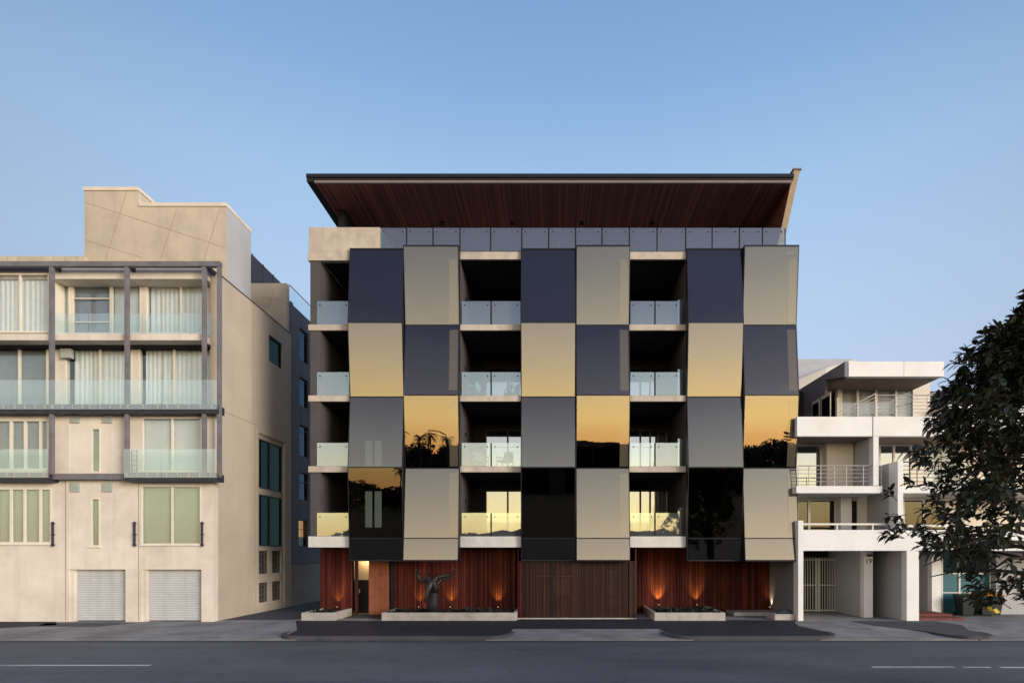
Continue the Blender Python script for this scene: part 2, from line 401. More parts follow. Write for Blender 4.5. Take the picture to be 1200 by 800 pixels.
# black asphalt path
def sheet(name, poly, z, m, th=0.006):
    mb = MB(); mb.prism([(p[0], p[1], z-th) for p in poly], (0, 0, th)); return tag(mb.build(name, M[m]), kind='structure')
def round_end(x, s, y0, y1, r=0.75):
    return [(x - s*(r - r*math.cos(math.pi/2*k/6)) - 0*s, y0 + (1.1 - 1.1*math.sin(math.pi/2*k/6))) for k in range(7)]
A1, A2 = -9.62, -1.60
poly = [(-10.95, -0.62)] + [(A1+0.05, -3.4), (A1+0.30, YK+0.20), (A2-0.75, YK+0.18), (A2-0.28, YK+0.36), (A2-0.05, YK+0.75), (A2, YK+1.2), (A2+0.03, -3.05),
        (3.98, -3.05), (4.02, YK+1.2), (4.1, YK+0.75), (4.3, YK+0.36), (4.75, YK+0.18), (9.25, YK+0.18), (9.7, YK+0.5), (9.86, YK+1.1), (9.6, -2.2), (9.9, -1.2), (10.2, -0.62), (8.0, -0.28), (7.35, -0.28), (7.3,-0.62), (4.2, -0.62), (4.1,-0.05), (-1.5, -0.05), (-1.6, -0.62)]
sheet('asphalt_path', poly, 0.006, 'asphalt')
sheet('grey_asphalt_patch', [(12.4,-0.7),(12.6,-2.2),(13.75,-3.9),(14.0,YK+0.25),(15.3,YK+0.25),(15.4,-3.4),(16.2,-2.0),(16.0,-0.7)], 0.006, 'patch')
sheet('grey_asphalt_patch', [(-30,-0.8),(-30,-2.6),(-21.2,-2.9),(-19.8,-2.0),(-20.9,-0.8)], 0.006, 'asphalt')
sheet('grey_asphalt_patch', [(-20.8,-1.4),(-20.2,-2.4),(-17.8,-2.5),(-17.2,-1.3)], 0.006, 'patch')
sheet('lane_paving', [(-14.2,-0.3),(-11.3,-0.3),(-10.9,1.0),(-10.9,14),(-14.2,14)], 0.006, 'lane')
sheet('entry_paving', [(-10.0,0.3),(-8.05,0.3),(-7.0,-0.6),(-7.0,1.7),(-9.8,1.7),(-9.8,1.0)], 0.006, 'lane')
# concrete joints
jt = MB()
for x in (-18.5, -16.3, -13.6, -11.6, 0.9, 2.1, 11.2, 12.0, 17.0): jt.box(x-0.012, x+0.012, -2.98, -0.7, 0.001, 0.0035)
tag(jt.build('paving_joint', M['lane']), kind='structure')
ln = MB()
def road_line(u0, u1, v, name='road_line'):
    d = F * (H - ZR) / (v - 648.0)
    o = B(X(u0, d), X(u1, d), Y(d)-0.05, Y(d)+0.05, ZR+0.001, ZR+0.005).build(name, M['line']); tag(o, kind='structure')
road_line(-420, 176, 779); road_line(1022, 1118, 781); road_line(1128, 1160, 781.3); road_line(1172, 1500, 781.5)

# ================================================================= LEFT CREAM BUILDING
LB = thing('apartment_building', (-20, -0.9, 0), 'cream rendered apartment building with grey steel frame, glass balconies and two roller doors', 'building')
dl = 22.8; yl = Y(dl); xr = -14.25; xl = -31.0
def lx(u): return X(u, dl)
def lz(v): return Z(v, dl)
gz = lz(667)
holes = [(lx(81), lx(147), 0, gz), (lx(166), lx(236), 0, gz),
         (-29, lx(61), lz(637), lz(571)), (lx(106), lx(117.5), lz(640), lz(583)), (lx(165), lx(236), lz(638), lz(568.5)),
         (-29, lx(57.5), lz(551), lz(491)), (lx(106.5), lx(118), lz(553.5), lz(501)), (lx(166), lx(236), lz(553), lz(489)),
         ]
ztop1 = lz(484)
w = MB(); wall_holes(w, xl, xr, 0, ztop1, yl, yl+0.32, holes)
w.build('front_wall', M['cream'], LB)
# relief: pilaster between garages and shallow rib
B(lx(78), lx(82), yl-0.02, yl-0.002, gz, lz(485)).build('wall_rib', M['cream'], LB)
for u in (76.5, 162): B(lx(u), lx(u)+0.03, yl-0.004, yl-0.001, 0.05, lz(562)).build('wall_joint', M['joint'], LB)
# side wall (faces the lane)
ds = lambda u: -xr * F / (650.0 - u)     # distance along the side wall for a bearing
def sy(u): return Y(ds(u))
def sz(u, v): return Z(v, ds(u))
yb = Y(29.5); ztop = 14.68
sh = [(sy(315.5), sy(331.5), 12.45, 13.78), (sy(303), sy(333), 0.32, 8.62)]
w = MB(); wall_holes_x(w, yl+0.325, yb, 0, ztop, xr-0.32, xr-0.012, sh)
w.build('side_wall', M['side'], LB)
B(xr-0.34, xr+0.01, yl+0.325, yb+0.02, ztop, ztop+0.05).build('coping', M['darksteel'], LB)
for z, a, b in ((8.95, sy(258), sy(300)),):
    B(xr-0.013, xr-0.006, yl+0.4, sy(303), z, z+0.03).build('wall_joint', M['joint'], LB)
for u, z0, z1 in ((300, 0, 9.0), (296.5, 9.0, ztop), (339.6, 0, ztop)):
    B(xr-0.013, xr-0.005, sy(u), sy(u)+0.03, z0+0.02, z1).build('wall_joint', M['joint'], LB)
B(xr-0.02, xr+0.03, sy(300.3), sy(302.7), 0, 8.95).build('wall_rib', M['side'], LB)
B(xr-0.02, xr+0.03, sy(333.3), sy(335.5), 0, 8.95).build('wall_rib', M['side'], LB)
B(xr-0.02, xr+0.03, sy(302.8), sy(333.2), 8.66, 8.95).build('wall_rib', M['side'], LB)
B(xr-0.3, xr-0.01, yb-0.02, yb+0.012, 0, ztop).build('corner_trim', M['capping'], LB)
# side window
def side_window(y0, y1, z0, z1, mull=None, name='side_window'):
    fr = MB(); f = 0.05; xa, xb = xr-0.16, xr-0.075
    fr.box(xa, xb, y0, y0+f, z0, z1); fr.box(xa, xb, y1-f, y1, z0, z1); fr.box(xa, xb, y0+f, y1-f, z0, z0+f); fr.box(xa, xb, y0+f, y1-f, z1-f, z1)
    if mull: fr.box(xa, xb, mull-f*0.6, mull+f*0.6, z0+f, z1-f)
    o = fr.build(name, M['darksteel'], LB)
    MB().box(xr-0.14, xr-0.13, y0+0.02, y1-0.02, z0+0.02, z1-0.02).build('pane', M['tealglass'], o)
    return o
side_window(sy(315.5)+0.02, sy(331.5)-0.02, 12.47, 13.76)
ya, yb2 = sy(303), sy(333)
ins = MB(); B(xr-0.3, xr-0.06, ya+0.003, yb2-0.003, 5.72, 6.02).build('spandrel', M['side'], LB); B(xr-0.3, xr-0.06, ya+0.003, yb2-0.003, 8.42, 8.617).build('spandrel', M['side'], LB)
lh = []
my = (ya + yb2) / 2
for (z0, z1) in ((1.85, 2.98), (0.45, 1.42)):
    for (p, q) in ((ya+0.12, my-0.18), (my+0.14, yb2-0.15)): lh.append((p, q, z0, z1))
wall_holes_x(ins, ya+0.003, yb2-0.003, 0.323, 3.2, xr-0.3, xr-0.06, lh)
ins.build('infill_panel', M['side'], LB)
for (p, q, z0, z1) in lh:
    la = MB(); n = 4
    for i in range(n+1):
        yy = p + (q-p)*i/n; la.box(xr-0.22, xr-0.16, yy-0.03, yy+0.03, z0, z1)
    for i in range(4):
        zz = z0 + (z1-z0)*(i+0.5)/4; la.box(xr-0.215, xr-0.165, p, q, zz-0.03, zz+0.03)
    la.build('lattice_screen', M['lattice'], LB)
side_window(ya+0.06, yb2-0.1, 6.03, 8.41, my-0.05); side_window(ya+0.06, yb2-0.1, 3.21, 5.71, my-0.05)
# body behind: floors, back, roof, so that rooms are closed
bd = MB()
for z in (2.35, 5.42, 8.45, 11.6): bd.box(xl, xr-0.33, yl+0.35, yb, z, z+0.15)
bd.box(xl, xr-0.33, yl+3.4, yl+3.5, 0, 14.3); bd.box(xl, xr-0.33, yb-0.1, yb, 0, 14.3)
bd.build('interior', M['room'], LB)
# garages
for (a, b) in ((81, 147), (166, 236)):
    x0, x1 = lx(a)+0.16, lx(b)-0.01
    dr = MB(); n = 22; zt = gz-0.02
    for i in range(n):
        z0 = 0.03 + (zt-0.03)*i/n; z1 = 0.03 + (zt-0.03)*(i+1)/n; zm = (z0+z1)/2
        y_ = yl+0.22
        dr.add([(x0,y_,z0),(x1,y_,z0),(x1,y_-0.018,zm),(x0,y_-0.018,zm),(x1,y_,z1),(x0,y_,z1)], [(0,1,2,3),(3,2,4,5)])
    dr.build('garage_door', M['shutter'], LB)
    B(x0-0.16, x0-0.01, yl+0.05, yl+0.3, 0.0, gz-0.002).build('door_jamb', M['cream'], LB)
    B(lx(a)-0.12, lx(b)+0.02, yl-0.025, yl-0.002, gz, gz+0.05).build('drip_edge', M['capping'], LB)
# windows low floors
window(LB, -29, lx(61), lz(637), lz(571), yl, [lx(v) for v in (-120,-100,-80,-60,-40,-22,-4,12.5,28.5,47)], fw=0.085, gl='grnglass', back='blind', sill=True)
window(LB, lx(106), lx(117.5), lz(640), lz(583), yl, fw=0.06, gl='grnglass', back='blind', sill=True)
window(LB, lx(165), lx(236), lz(638), lz(568.5), yl, [lx(201.5)], fw=0.06, gl='grnglass', back='blind', sill=True)
window(LB, -29, lx(57.5), lz(551), lz(491), yl, [lx(v) for v in (-120,-100,-80,-60,-40,-22,-4,12.3,29,47)], fw=0.085, gl='winglass', back='greyblind')
window(LB, lx(106.5), lx(118), lz(553.5), lz(501), yl, fw=0.06, gl='grnglass', back='blind')
window(LB, lx(166), lx(236), lz(553), lz(489), yl, [lx(201.5)], fw=0.06, gl='winglass', back='blind')
for (u, v) in ((83, 565), (121, 565), (83, 484.6), (121, 484.6)):
    vm = MB(); x0, x1, z0, z1 = lx(u), lx(u+11), lz(v+11), lz(v)
    vm.box(x0, x1, yl-0.06, yl-0.002, z0, z1)
    for i in range(4): vm.box(x0+0.04, x1-0.04, yl-0.075, yl-0.061, z0+0.05+i*0.075, z0+0.09+i*0.075)
    vm.build('wall_vent', M['vent'], LB)
for u in (63.5, 159, 238):
    rb = MB(); rb.box(lx(u)-0.03, lx(u)+0.03, yl-0.1, yl-0.04, lz(640), lz(611))
    for v in (613, 626, 638): rb.box(lx(u)-0.045, lx(u)+0.045, yl-0.11, yl-0.002, lz(v)-0.025, lz(v)+0.025)
    rb.build('shutter_bracket', M['darksteel'], LB)
# level 2 balconies, beam
df = 22.4; yf = Y(df)
def fx(u): return X(u, df)
def fz(v): return Z(v, df)
B(fx(57), fx(145), yf+0.12, yl-0.004, fz(561), fz(554)).build('steel_beam', M['steel'], LB, bevel=0.01)
def glass_run(u0, u1, vt, vb, splits, name, slab=True, d=df-0.1, ret=None):
    yy = Y(d); xx = lambda u: X(u, d)
    zt, zb = Z(vt, d), Z(vb, d)
    s = MB(); s.box(max(xx(u0), -30), xx(u1), yy+0.06, yl+(0.0 if slab else 0), Z(vb+4, d), Z(vb-5, d))
    o = s.build(name, M['darksteel'], LB)
    us = [u0] + splits + [u1]
    for a, b in zip(us[:-1], us[1:]):
        p = MB(); p.box(xx(a)+0.012, xx(b)-0.012, yy-0.008, yy+0.008, zb, zt, 0)
        n = max(2, int(round((b-a)/12.5)))
        for i in range(n):
            bx = xx(a) + (xx(b)-xx(a)) * (0.1 + 0.8*i/(n-1))
            for dz in (0.06, 0.15):
                p.tube([(bx, yy-0.03, zb+dz), (bx, yy+0.06, zb+dz)], 0.024, 8, 1)
        p.build('glass_panel', [M['balglass_l'], M['bolt']], o)
    f2 = B(max(xx(u0), -30), xx(u1), yy+0.02, yy+0.055, zb+0.01, zb+0.22).build('edge_plate', M['steel'], o)
    return o
glass_run(-160, 56, 526, 559.5, [-97, -35, 13.3], 'balcony')
glass_run(145, 254, 526, 559.5, [189], 'balcony')
# level 3 balcony
glass_run(-160, 254.5, 445, 479.5, [-137, -75, 13.5, 57.5, 101.6, 146, 189.5], 'balcony')
# folding chair frames behind glass (level 2, right)
# window wall for levels 3 and 4
dw = 23.45; yw = Y(dw)
def wx(u): return X(u, dw)
def wz(v): return Z(v, dw)
z3b, z3t = wz(476), wz(403); z4b, z4t = wz(391), wz(327)
hs = [(-29, wx(56), z3b, z3t), (wx(76), wx(155), z3b, z3t), (wx(162), wx(247), z3b, z3t),
      (wx(84), wx(165), z4b, z4t), (wx(171), wx(244.5), z4b, z4t), (wx(60), wx(82), z4b, wz(326))]
w = MB(); wall_holes(w, xl, xr-0.015, ztop1+0.002, 14.6, yw, yw+0.25, hs)
w.build('upper_wall', M['cream'], LB)
B(xl, xr-0.33, yl+0.02, yw-0.002, ztop1-0.25, ztop1+0.16).build('floor_slab', M['darksteel'], LB)
B(xl, xr-0.335, yl-0.18, yw-0.004, lz(400.5), lz(393)).build('floor_slab', M['cream'], LB, bevel=0.01)
window(LB, -29, wx(56), z3b, z3t, yw, [wx(v) for v in (-90, -58, -27, 22)], fw=0.07, back='greyblind')
window(LB, wx(76), wx(155), z3b, z3t, yw, [wx(116.5)], fw=0.06, back='curtain', back_rng=[(wx(84), wx(154))])
window(LB, wx(162), wx(247), z3b, z3t, yw, [wx(203.5)], fw=0.06, back='curtain', back_rng=[(wx(168), wx(246))])
window(LB, wx(84), wx(130), z4b, z4t, yw, trans=[wz(349.5), wz(377)], fw=0.05, back='greyblind')
window(LB, wx(130.4), wx(165), z4b, z4t, yw, [wx(150)], fw=0.04, back='blind', name='balcony_door')
window(LB, wx(171), wx(244.5), z4b, z4t, yw, [wx(211.5)], fw=0.055, back='curtain', back_rng=[(wx(173.5), wx(243))])
window(LB, wx(62), wx(82), z4b, wz(326), yw, [wx(73)], fw=0.06, back='curtain')
# projecting bay at level 4 (left)
window(LB, -29, lx(58), lz(390), lz(320), yl, [lx(v) for v in (-90, -58, -27, 23)], fw=0.075, back='curtain')
B(xl, lx(58), yl+0.10, yl+0.3, lz(391.5), lz(390.3)).build('bay_sill', M['cream'], LB)
B(xl, lx(58), yl-0.05, yl+0.25, lz(319.5), lz(314)).build('shutter_box', M['steel'], LB, bevel=0.02)
# return wall of the bay
B(lx(58)-0.08, lx(58)-0.003, yl+0.105, yw-0.003, lz(390), lz(320)).build('bay_return', M['creamframe'], LB)
# eave, parapet
B(xl, xr-0.335, yl+0.05, yw+0.3, lz(326), lz(313.5)).build('eave', M['cream'], LB)
pb = MB(); x_ = -30.0
B(xl, X(99, 23.6), Y(23.6), Y(23.6)+0.2, 14.6, Z(300, 23.6)).build('parapet', M['tower'], LB)
ps = MB()
for i in range(14): ps.box(X(99, 23.6)-0.35-i*0.5, X(99, 23.6)-0.33-i*0.5, Y(23.6)-0.004, Y(23.6)-0.001, 14.6, Z(301, 23.6))
ps.build('wall_joint', M['joint'], LB)
B(xl, xr-0.34, yw+0.26, yb, 14.3, 14.5).build('roof', M['cladbase'], LB)
# frameless glass at level 4
for a_, b_ in ((64.5, 103), (104, 145), (151.5, 189), (190, 235.5), (241.5, 248)):
    MB().box(X(a_, 22.9), X(b_, 22.9), Y(22.9), Y(22.9)+0.014, Z(392.8, 22.9), Z(367, 22.9)).build('glass_panel', M['balglass_l'], LB)
# steel frame
dp = 22.45; yp = Y(dp)
stz = Z(306.5, dp); stl = Z(312.5, dp)
B(xl, X(258.5, dp), yp-0.05, yp+0.13, stl, stz).build('steel_beam', M['steel'], LB, bevel=0.01)
for u, v1 in ((60, 556), (148.3, 556), (239, 556)):
    B(X(u, dp)-0.075, X(u, dp)+0.075, yp-0.03, yp+0.1, Z(v1, dp), stl-0.002).build('steel_post', M['steel'], LB, bevel=0.012)
B(X(256.5, dp)-0.07, X(256.5, dp)+0.07, yp-0.035, yp+0.11, Z(559, dp), stl-0.002).build('steel_post', M['steel'], LB, bevel=0.012)
for u in (60.5, 148.8, 239.6):
    x0 = X(u, dp)
    B(x0-0.05, x0+0.05, yp+0.132, yw-0.004, stl-0.03, stl+0.15).build('steel_bracket', M['darksteel'], LB)
# sconce at level 3
sc = MB(); sc.box(X(56, 22.7), X(68.5, 22.7), yw-0.2, yw-0.004, wz(421), wz(410)); sc.build('heater_box', M['vent'], LB, bevel=0.02)
# roof tower
dt = 24.4; yt = Y(dt); xt = X(265, dt)
tz2 = Z(238, dt); tz1 = Z(219.5, dt)
ytb = Y(-xt*F/(650-294.0))
B(X(99, dt), X(162, dt), yt, ytb+2, 14.3, tz1-0.16).build('roof_tower', M['tower'], LB)
B(X(162, dt)+0.003, xt, yt, ytb, 14.3, tz2-0.16).build('roof_tower', M['tower'], LB)
B(X(99, dt)-0.03, X(162, dt)+0.04, yt-0.04, ytb+2.03, tz1-0.155, tz1).build('coping', M['capping'], LB)
B(X(162, dt)+0.045, xt+0.03, yt-0.04, ytb+0.03, tz2-0.155, tz2).build('coping', M['capping'], LB)
B(xt+0.002, xt+0.012, yt+0.01, ytb-0.01, 14.6, tz2-0.16).build('metal_cladding', M['whitegrey'], LB)
def face_line(u0, v0, u1, v1, d, wth=0.022):
    a = Vector((X(u0, d), 0, Z(v0, d))); b = Vector((X(u1, d), 0, Z(v1, d))); t = (b-a).normalized(); n = Vector((-t.z, 0, t.x)) * wth / 2
    mb = MB(); y_ = Y(d)-0.004
    mb.prism([(p.x, y_, p.z) for p in (a-n, b-n, b+n, a+n)], (0, 0.003, 0)); return mb.build('wall_joint', M['joint'], LB)
face_line(99.3, 237, 263, 290, dt); face_line(99.3, 281, 168, 302.5, dt)
face_line(148.5, 224, 124, 304, dt); face_line(207, 246, 188, 304, dt); face_line(257, 247, 239, 304, dt)
# dark louvre and back wall at roof
dk = 29.45
B(X(296, dk), xr-0.06, Y(dk)-0.3, Y(dk), 14.3, Z(335, dk)).build('roof_wall', M['tower'], LB)
def rl(u0, v0, u1, v1): return face_line(u0, v0, u1, v1, dk-0.3)
rl(305, 347, 338, 355); rl(322, 337, 314, 361)

# ================================================================= GREY BUILDING IN THE LANE
GB = thing('grey_apartment_block', (-16, 12, 0), 'dark grey clad apartment block at the back of the lane with narrow side windows', 'building')
gx = -14.3; gy0 = Y(29.56); gy1 = 17.0
def gd(u): return -gx * F / (650.0 - u)
wins = []
for (u0, u1, vt, vb) in ((351, 361.5, 383, 420), (351, 361.5, 440, 474), (351, 361.5, 496, 533), (351, 361.5, 552, 585), (350, 360.5, 608, 640)):
    y0, y1 = Y(gd(u0)), Y(gd(u1)); wins.append((y0, y1, Z(vb, gd(u0)), Z(vt, gd(u0))))
zc = 2.30
gm = MB(); wall_holes_x(gm, gy0, gy1, zc, 16.4, gx-0.3, gx, wins); gm.box(-24, gx-0.305, gy0+0.31, gy1, 0, 16.3); gm.box(-24, gx, gy0, gy0+0.3-0.005, 16.401, 16.5)
gm.build('wall', M['clad'], GB)
wall_fr = B(-24, gx-0.31, gy0, gy0+0.3, 0, 16.4).build('front_wall', M['clad'], GB)
B(gx-0.3, gx+0.02, gy0+0.01, gy1, 0, zc-0.02).build('base_wall', M['cladbase'], GB)
B(gx-0.3, gx+0.05, gy0+0.01, gy1, zc-0.017, zc-0.002).build('flashing', M['darksteel'], GB)
for k, (y0, y1, z0, z1) in enumerate(wins):
    fr = MB(); f = 0.05
    fr.box(gx-0.15, gx-0.06, y0, y0+f, z0, z1); fr.box(gx-0.15, gx-0.06, y1-f, y1, z0, z1); fr.box(gx-0.15, gx-0.06, y0+f, y1-f, z0, z0+f); fr.box(gx-0.15, gx-0.06, y0+f, y1-f, z1-f, z1)
    o = fr.build('window', M['darksteel'], GB)
    if k == 4:
        MB().box(gx-0.14, gx-0.13, y0+f, y1-f, z0+f, z1-f).build('pane', M['winglass'], o)
        B(gx-0.28, gx-0.25, y0+f, y1-f, z0+f, z1-f).build('lit_room', M['amber'], o)
        B(gx-0.2, gx-0.17, y0+f, y0+1.1, z0+f, z0+0.55).build('shelf', M['timber'], o)
    else:
        MB().box(gx-0.14, gx-0.13, y0+f*0.5, y1-f*0.5, z0+f*0.5, z1-f*0.5).build('pane', M['blueglass'], o)
for z in (4.2, 6.9, 9.8, 12.6, 15.3): B(gx-0.002, gx+0.004, gy0+0.02, gy1, z, z+0.025).build('cladding_joint', M['darksteel'], GB)
for y_ in (gy0+1.25, gy0+3.4): B(gx-0.002, gx+0.005, y_, y_+0.025, zc, 16.38).build('cladding_joint', M['darksteel'], GB)
rb = MB()
for i in range(5):
    y0 = gy0+0.05+i*1.3; rb.box(gx-0.06, gx-0.045, y0, y0+1.26, 16.0, 17.35, 0)
rb.build('glass_balustrade', M['balglass_l'], GB)
B(gx-0.075, gx-0.03, gy0+0.03, gy0+6.6, 17.352, 17.39).build('handrail', M['rail'], GB)
B(-17.2, gx-0.08, gy0+0.05, gy0+0.065, 16.55, 17.35).build('glass_balustrade', M['balglass_l'], GB)
B(-17.2, gx-0.08, gy0+0.04, gy0+0.08, 17.352, 17.39).build('handrail', M['rail'], GB)

xlv = X(294, 29.7)
lv = MB(); y0 = Y(29.8); y1 = Y(33.2)
for i in range(17):
    z = 16.55 + i*0.155; lv.box(xlv-0.05, xlv, y0, y1, z, z+0.13)
lv.box(xlv-0.3, xlv-0.06, y0, y1, 16.52, 19.18)
for i in range(4): lv.box(xlv+0.002, xlv+0.04, y0+i*1.1, y0+i*1.1+0.06, 16.52, 19.18)
lv.build('roof_louvre', M['darksteel'], GB)

# ================================================================= MAIN BUILDING
MBD = thing('checkerboard_apartment_building', (0, 0.5, 0), 'apartment building with checkerboard of tilted bronze mirror glass panels and a timber lined floating roof', 'building')
fl = [3.59, 6.63, 9.70, 12.78, 15.90]
XA = [(-8.84, -6.52), (-1.438, 0.885), (5.72, 8.075)]
XB = [(-6.46, -4.12), (0.935, 3.215), (8.125, 10.44)]
bays = [(-10.19, -8.86), (-4.10, -1.455), (3.235, 5.70)]
rows = [15.97, 12.71, 9.61, 6.53, 3.50, 2.56]
YI, YO = -0.10, -0.365
YI4, YO4 = -0.14, -0.40
def facade(xa, xb, kind, col):
    for r in range(5):
        zt, zb = rows[r], rows[r+1]
        if kind == 'A': ys = [(YI, YO), (YO, YI), (YI, YO), (YO, YO+(0.15 if col == 0 else 0.20)), (YO+(0.15 if col == 0 else 0.20), YO+(0.15 if col == 0 else 0.20)+0.06)][r]
        else: ys = [(YO, YI), (YI, YO), (YO, YI), (YI, YI-0.235), (YI-0.235, YI-0.332)][r]
        yt_, yb_ = ys
        e = 0.012; jt_ = random.uniform(-0.004, 0.004)
        p = MB(); t = 0.02
        p.hexa([(xa+e, yb_+jt_, zb+e), (xb-e, yb_-jt_, zb+e), (xb-e, yb_+t-jt_, zb+e), (xa+e, yb_+t+jt_, zb+e),
                (xa+e, yt_+jt_, zt-e), (xb-e, yt_-jt_, zt-e), (xb-e, yt_+t-jt_, zt-e), (xa+e, yt_+t+jt_, zt-e)])
        o = p.build('facade_panel' if r < 4 else 'lower_panel', M['vision' if kind == 'A' and r >= 3 else 'panel'], MBD)
        fr = MB(); w_ = 0.028; q = 0.028
        def lerp_y(z): return yb_ + (yt_-yb_)*(z-zb)/(zt-zb)
        def bar(x0, x1, z0, z1):
            a, b = lerp_y(z0), lerp_y(z1)
            fr.hexa([(x0, a-0.006, z0), (x1, a-0.006, z0), (x1, a+0.09, z0), (x0, a+0.09, z0), (x0, b-0.006, z1), (x1, b-0.006, z1), (x1, b+0.09, z1), (x0, b+0.09, z1)])
        bar(xa, xa+w_*0.6, zb+0.001, zt-0.001); bar(xb-w_*0.6, xb, zb+0.001, zt-0.001)
        bar(xa+w_*0.6, xb-w_*0.6, zt-q, zt-0.001)
        if r in (3, 4) or True: bar(xa+w_*0.6, xb-w_*0.6, zb+0.001, zb+q*0.7)
        # side returns to the wall
        for x0, x1 in ((xa-0.014, xa-0.001), (xb+0.001, xb+0.014)):
            fr.hexa([(x0, lerp_y(zb), zb+0.001), (x1, lerp_y(zb), zb+0.001), (x1, 0.10, zb+0.001), (x0, 0.10, zb+0.001),
                     (x0, lerp_y(zt), zt-0.001), (x1, lerp_y(zt), zt-0.001), (x1, 0.10, zt-0.001), (x0, 0.10, zt-0.001)])
        if r == 0: fr.box(xa-0.02, xb+0.02, min(yt_, yb_)*1 if yt_ < yb_ else yt_-0.02, 0.1, zt+0.001, zt+0.05)
        if r == 4: B(xa+0.02, xb-0.02, 0.02, 0.05, zb+0.01, zt-0.01).build('blocking_board', M['pframe'], o)  # black board added behind the strip to block the lit entry
        if r == 4: fr.box(xa, xb, yb_-0.004, 0.1, zb-0.045, zb-0.001)
        fr.build('panel_frame', M['pframe'], o)
        # paler strip near the right edge of the glass
        if kind == 'B' and r < 4:
            f0, f1, z0, z1 = xb-0.41, xb-0.05, zb+(0.07 if r in (0, 2) else 0.20), zt-(0.55 if r == 0 else 0.22)
            fs_ = MB(); ya_, yb3 = lerp_y(z0)-0.004, lerp_y(z1)-0.004
            fs_.hexa([(f0, ya_, z0), (f1, ya_, z0), (f1, ya_+0.003, z0), (f0, ya_+0.003, z0), (f0, yb3, z1), (f1, yb3, z1), (f1, yb3+0.003, z1), (f0, yb3+0.003, z1)])
            fs_.build('pale_strip', M['palestrip'], o)
        if kind == 'A' and col == 0 and r in (2, 3):
            z0, z1 = (6.72, 7.85) if r == 2 else (4.0, 5.6)
            for (u0, u1) in ((428, 436), (439, 447)):
                B(X(u0, D+0.5), X(u1, D+0.5), 0.5, 0.53, z0, z1).build('lit_slot', M['slot'], o)
for i in range(3):
    facade(*XA[i], 'A', i); facade(*XB[i], 'B', i)
# structure: slabs, partition walls, back wall
for k, z in enumerate(fl):
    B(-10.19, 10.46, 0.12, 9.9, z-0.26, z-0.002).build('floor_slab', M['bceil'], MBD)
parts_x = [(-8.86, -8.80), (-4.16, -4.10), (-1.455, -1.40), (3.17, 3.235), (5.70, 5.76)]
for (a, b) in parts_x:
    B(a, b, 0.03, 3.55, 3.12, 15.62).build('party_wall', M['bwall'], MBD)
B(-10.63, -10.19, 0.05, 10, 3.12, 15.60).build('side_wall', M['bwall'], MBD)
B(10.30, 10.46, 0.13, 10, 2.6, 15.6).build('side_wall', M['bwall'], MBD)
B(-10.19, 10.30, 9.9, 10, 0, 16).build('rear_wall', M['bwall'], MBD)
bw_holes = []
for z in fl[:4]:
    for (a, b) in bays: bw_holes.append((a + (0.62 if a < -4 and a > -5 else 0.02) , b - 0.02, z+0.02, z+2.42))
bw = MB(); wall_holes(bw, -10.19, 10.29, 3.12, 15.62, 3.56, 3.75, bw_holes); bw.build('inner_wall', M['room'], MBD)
for k, z in enumerate(fl[:4]):
    for bi, (a, b) in enumerate(bays):
        x0 = a + (0.62 if bi == 1 else 0.02)
        if bi == 2:
            ml = [x0+(b-x0)*f_ for f_ in (0.42, 0.62, 0.8)]
        elif bi == 1: ml = [x0+(b-x0)*0.56]
        else: ml = [x0+(b-x0)*0.5]
        w_ = window(MBD, x0, b-0.02, z+0.02, z+2.42, 3.56, ml, fw=0.075, frame='pframe', gl='doorglass', back=None, name='sliding_door')
        # pale curtain inside some
        c = MB(); drape(c, x0+0.1, x0+(b-x0)*(0.5 if bi != 2 else 0.36), z+0.05, z+2.36, 3.95, 0.03, 0.15); c.build('curtain', M['curtain'], w_, smooth=True)
# balcony slabs and balustrades
def bal_panel(o, x0, x1, y, z0, z1, fix=True):
    p = MB(); p.box(x0, x1, y, y+0.014, z0, z1, 0)
    if fix:
        for xx in (x0+0.13, x1-0.13):
            p.tube([(xx, y-0.02, z1-0.17), (xx, y+0.05, z1-0.17)], 0.028, 8, 1)
    p.box(x0+0.05, x1-0.05, y+0.05, y+0.07, z1-0.18, z1-0.165, 1)
    return p.build('glass_panel', [M['balglass'], M['pframe']], o)
for k, z in enumerate(fl[:4]):
    zt = z; zb = z - (0.26 if k else 0.48)
    for bi, (a, b) in enumerate(bays):
        xa, xb = ((-10.70, -8.90) if bi == 0 else (a-0.03+0.03, b))
        s = MB(); s.box(xa, xb, 0.0, 0.118, zb, zt)
        if bi == 0 and k: s.box(-10.70, -10.632, 0.119, 2.2, zb, zt)
        o = s.build('balcony', M['whiteslab' if k == 0 else 'concrete'], MBD, bevel=0.012)
        if bi == 0: bal_panel(o, -10.33, -8.93, 0.03, z+0.012, z+1.02)
        else:
            e0 = a+0.06; e1 = b-0.03 if bi == 1 else b-0.28
            m_ = (e0+e1)/2
            bal_panel(o, e0, m_-0.035, 0.03, z+0.012, z+1.02); bal_panel(o, m_+0.035, e1, 0.03, z+0.012, z+1.02)
            MB().box(m_-0.03, m_+0.03, 0.045, 0.085, z+0.001, z+1.0).build('post', M['pframe'], o)
            if bi == 2:
                MB().box(b-0.24, b-0.02, 0.5, 0.514, z+0.012, z+1.3).build('glass_panel', M['balglass'], o)
# wall lights on the balcony side walls
for k in range(4):
    for xx in (-4.10,):
        B(xx, xx+0.08, 1.2, 1.32, fl[k]+1.55, fl[k]+1.72).build('wall_light', M['pframe'], MBD)
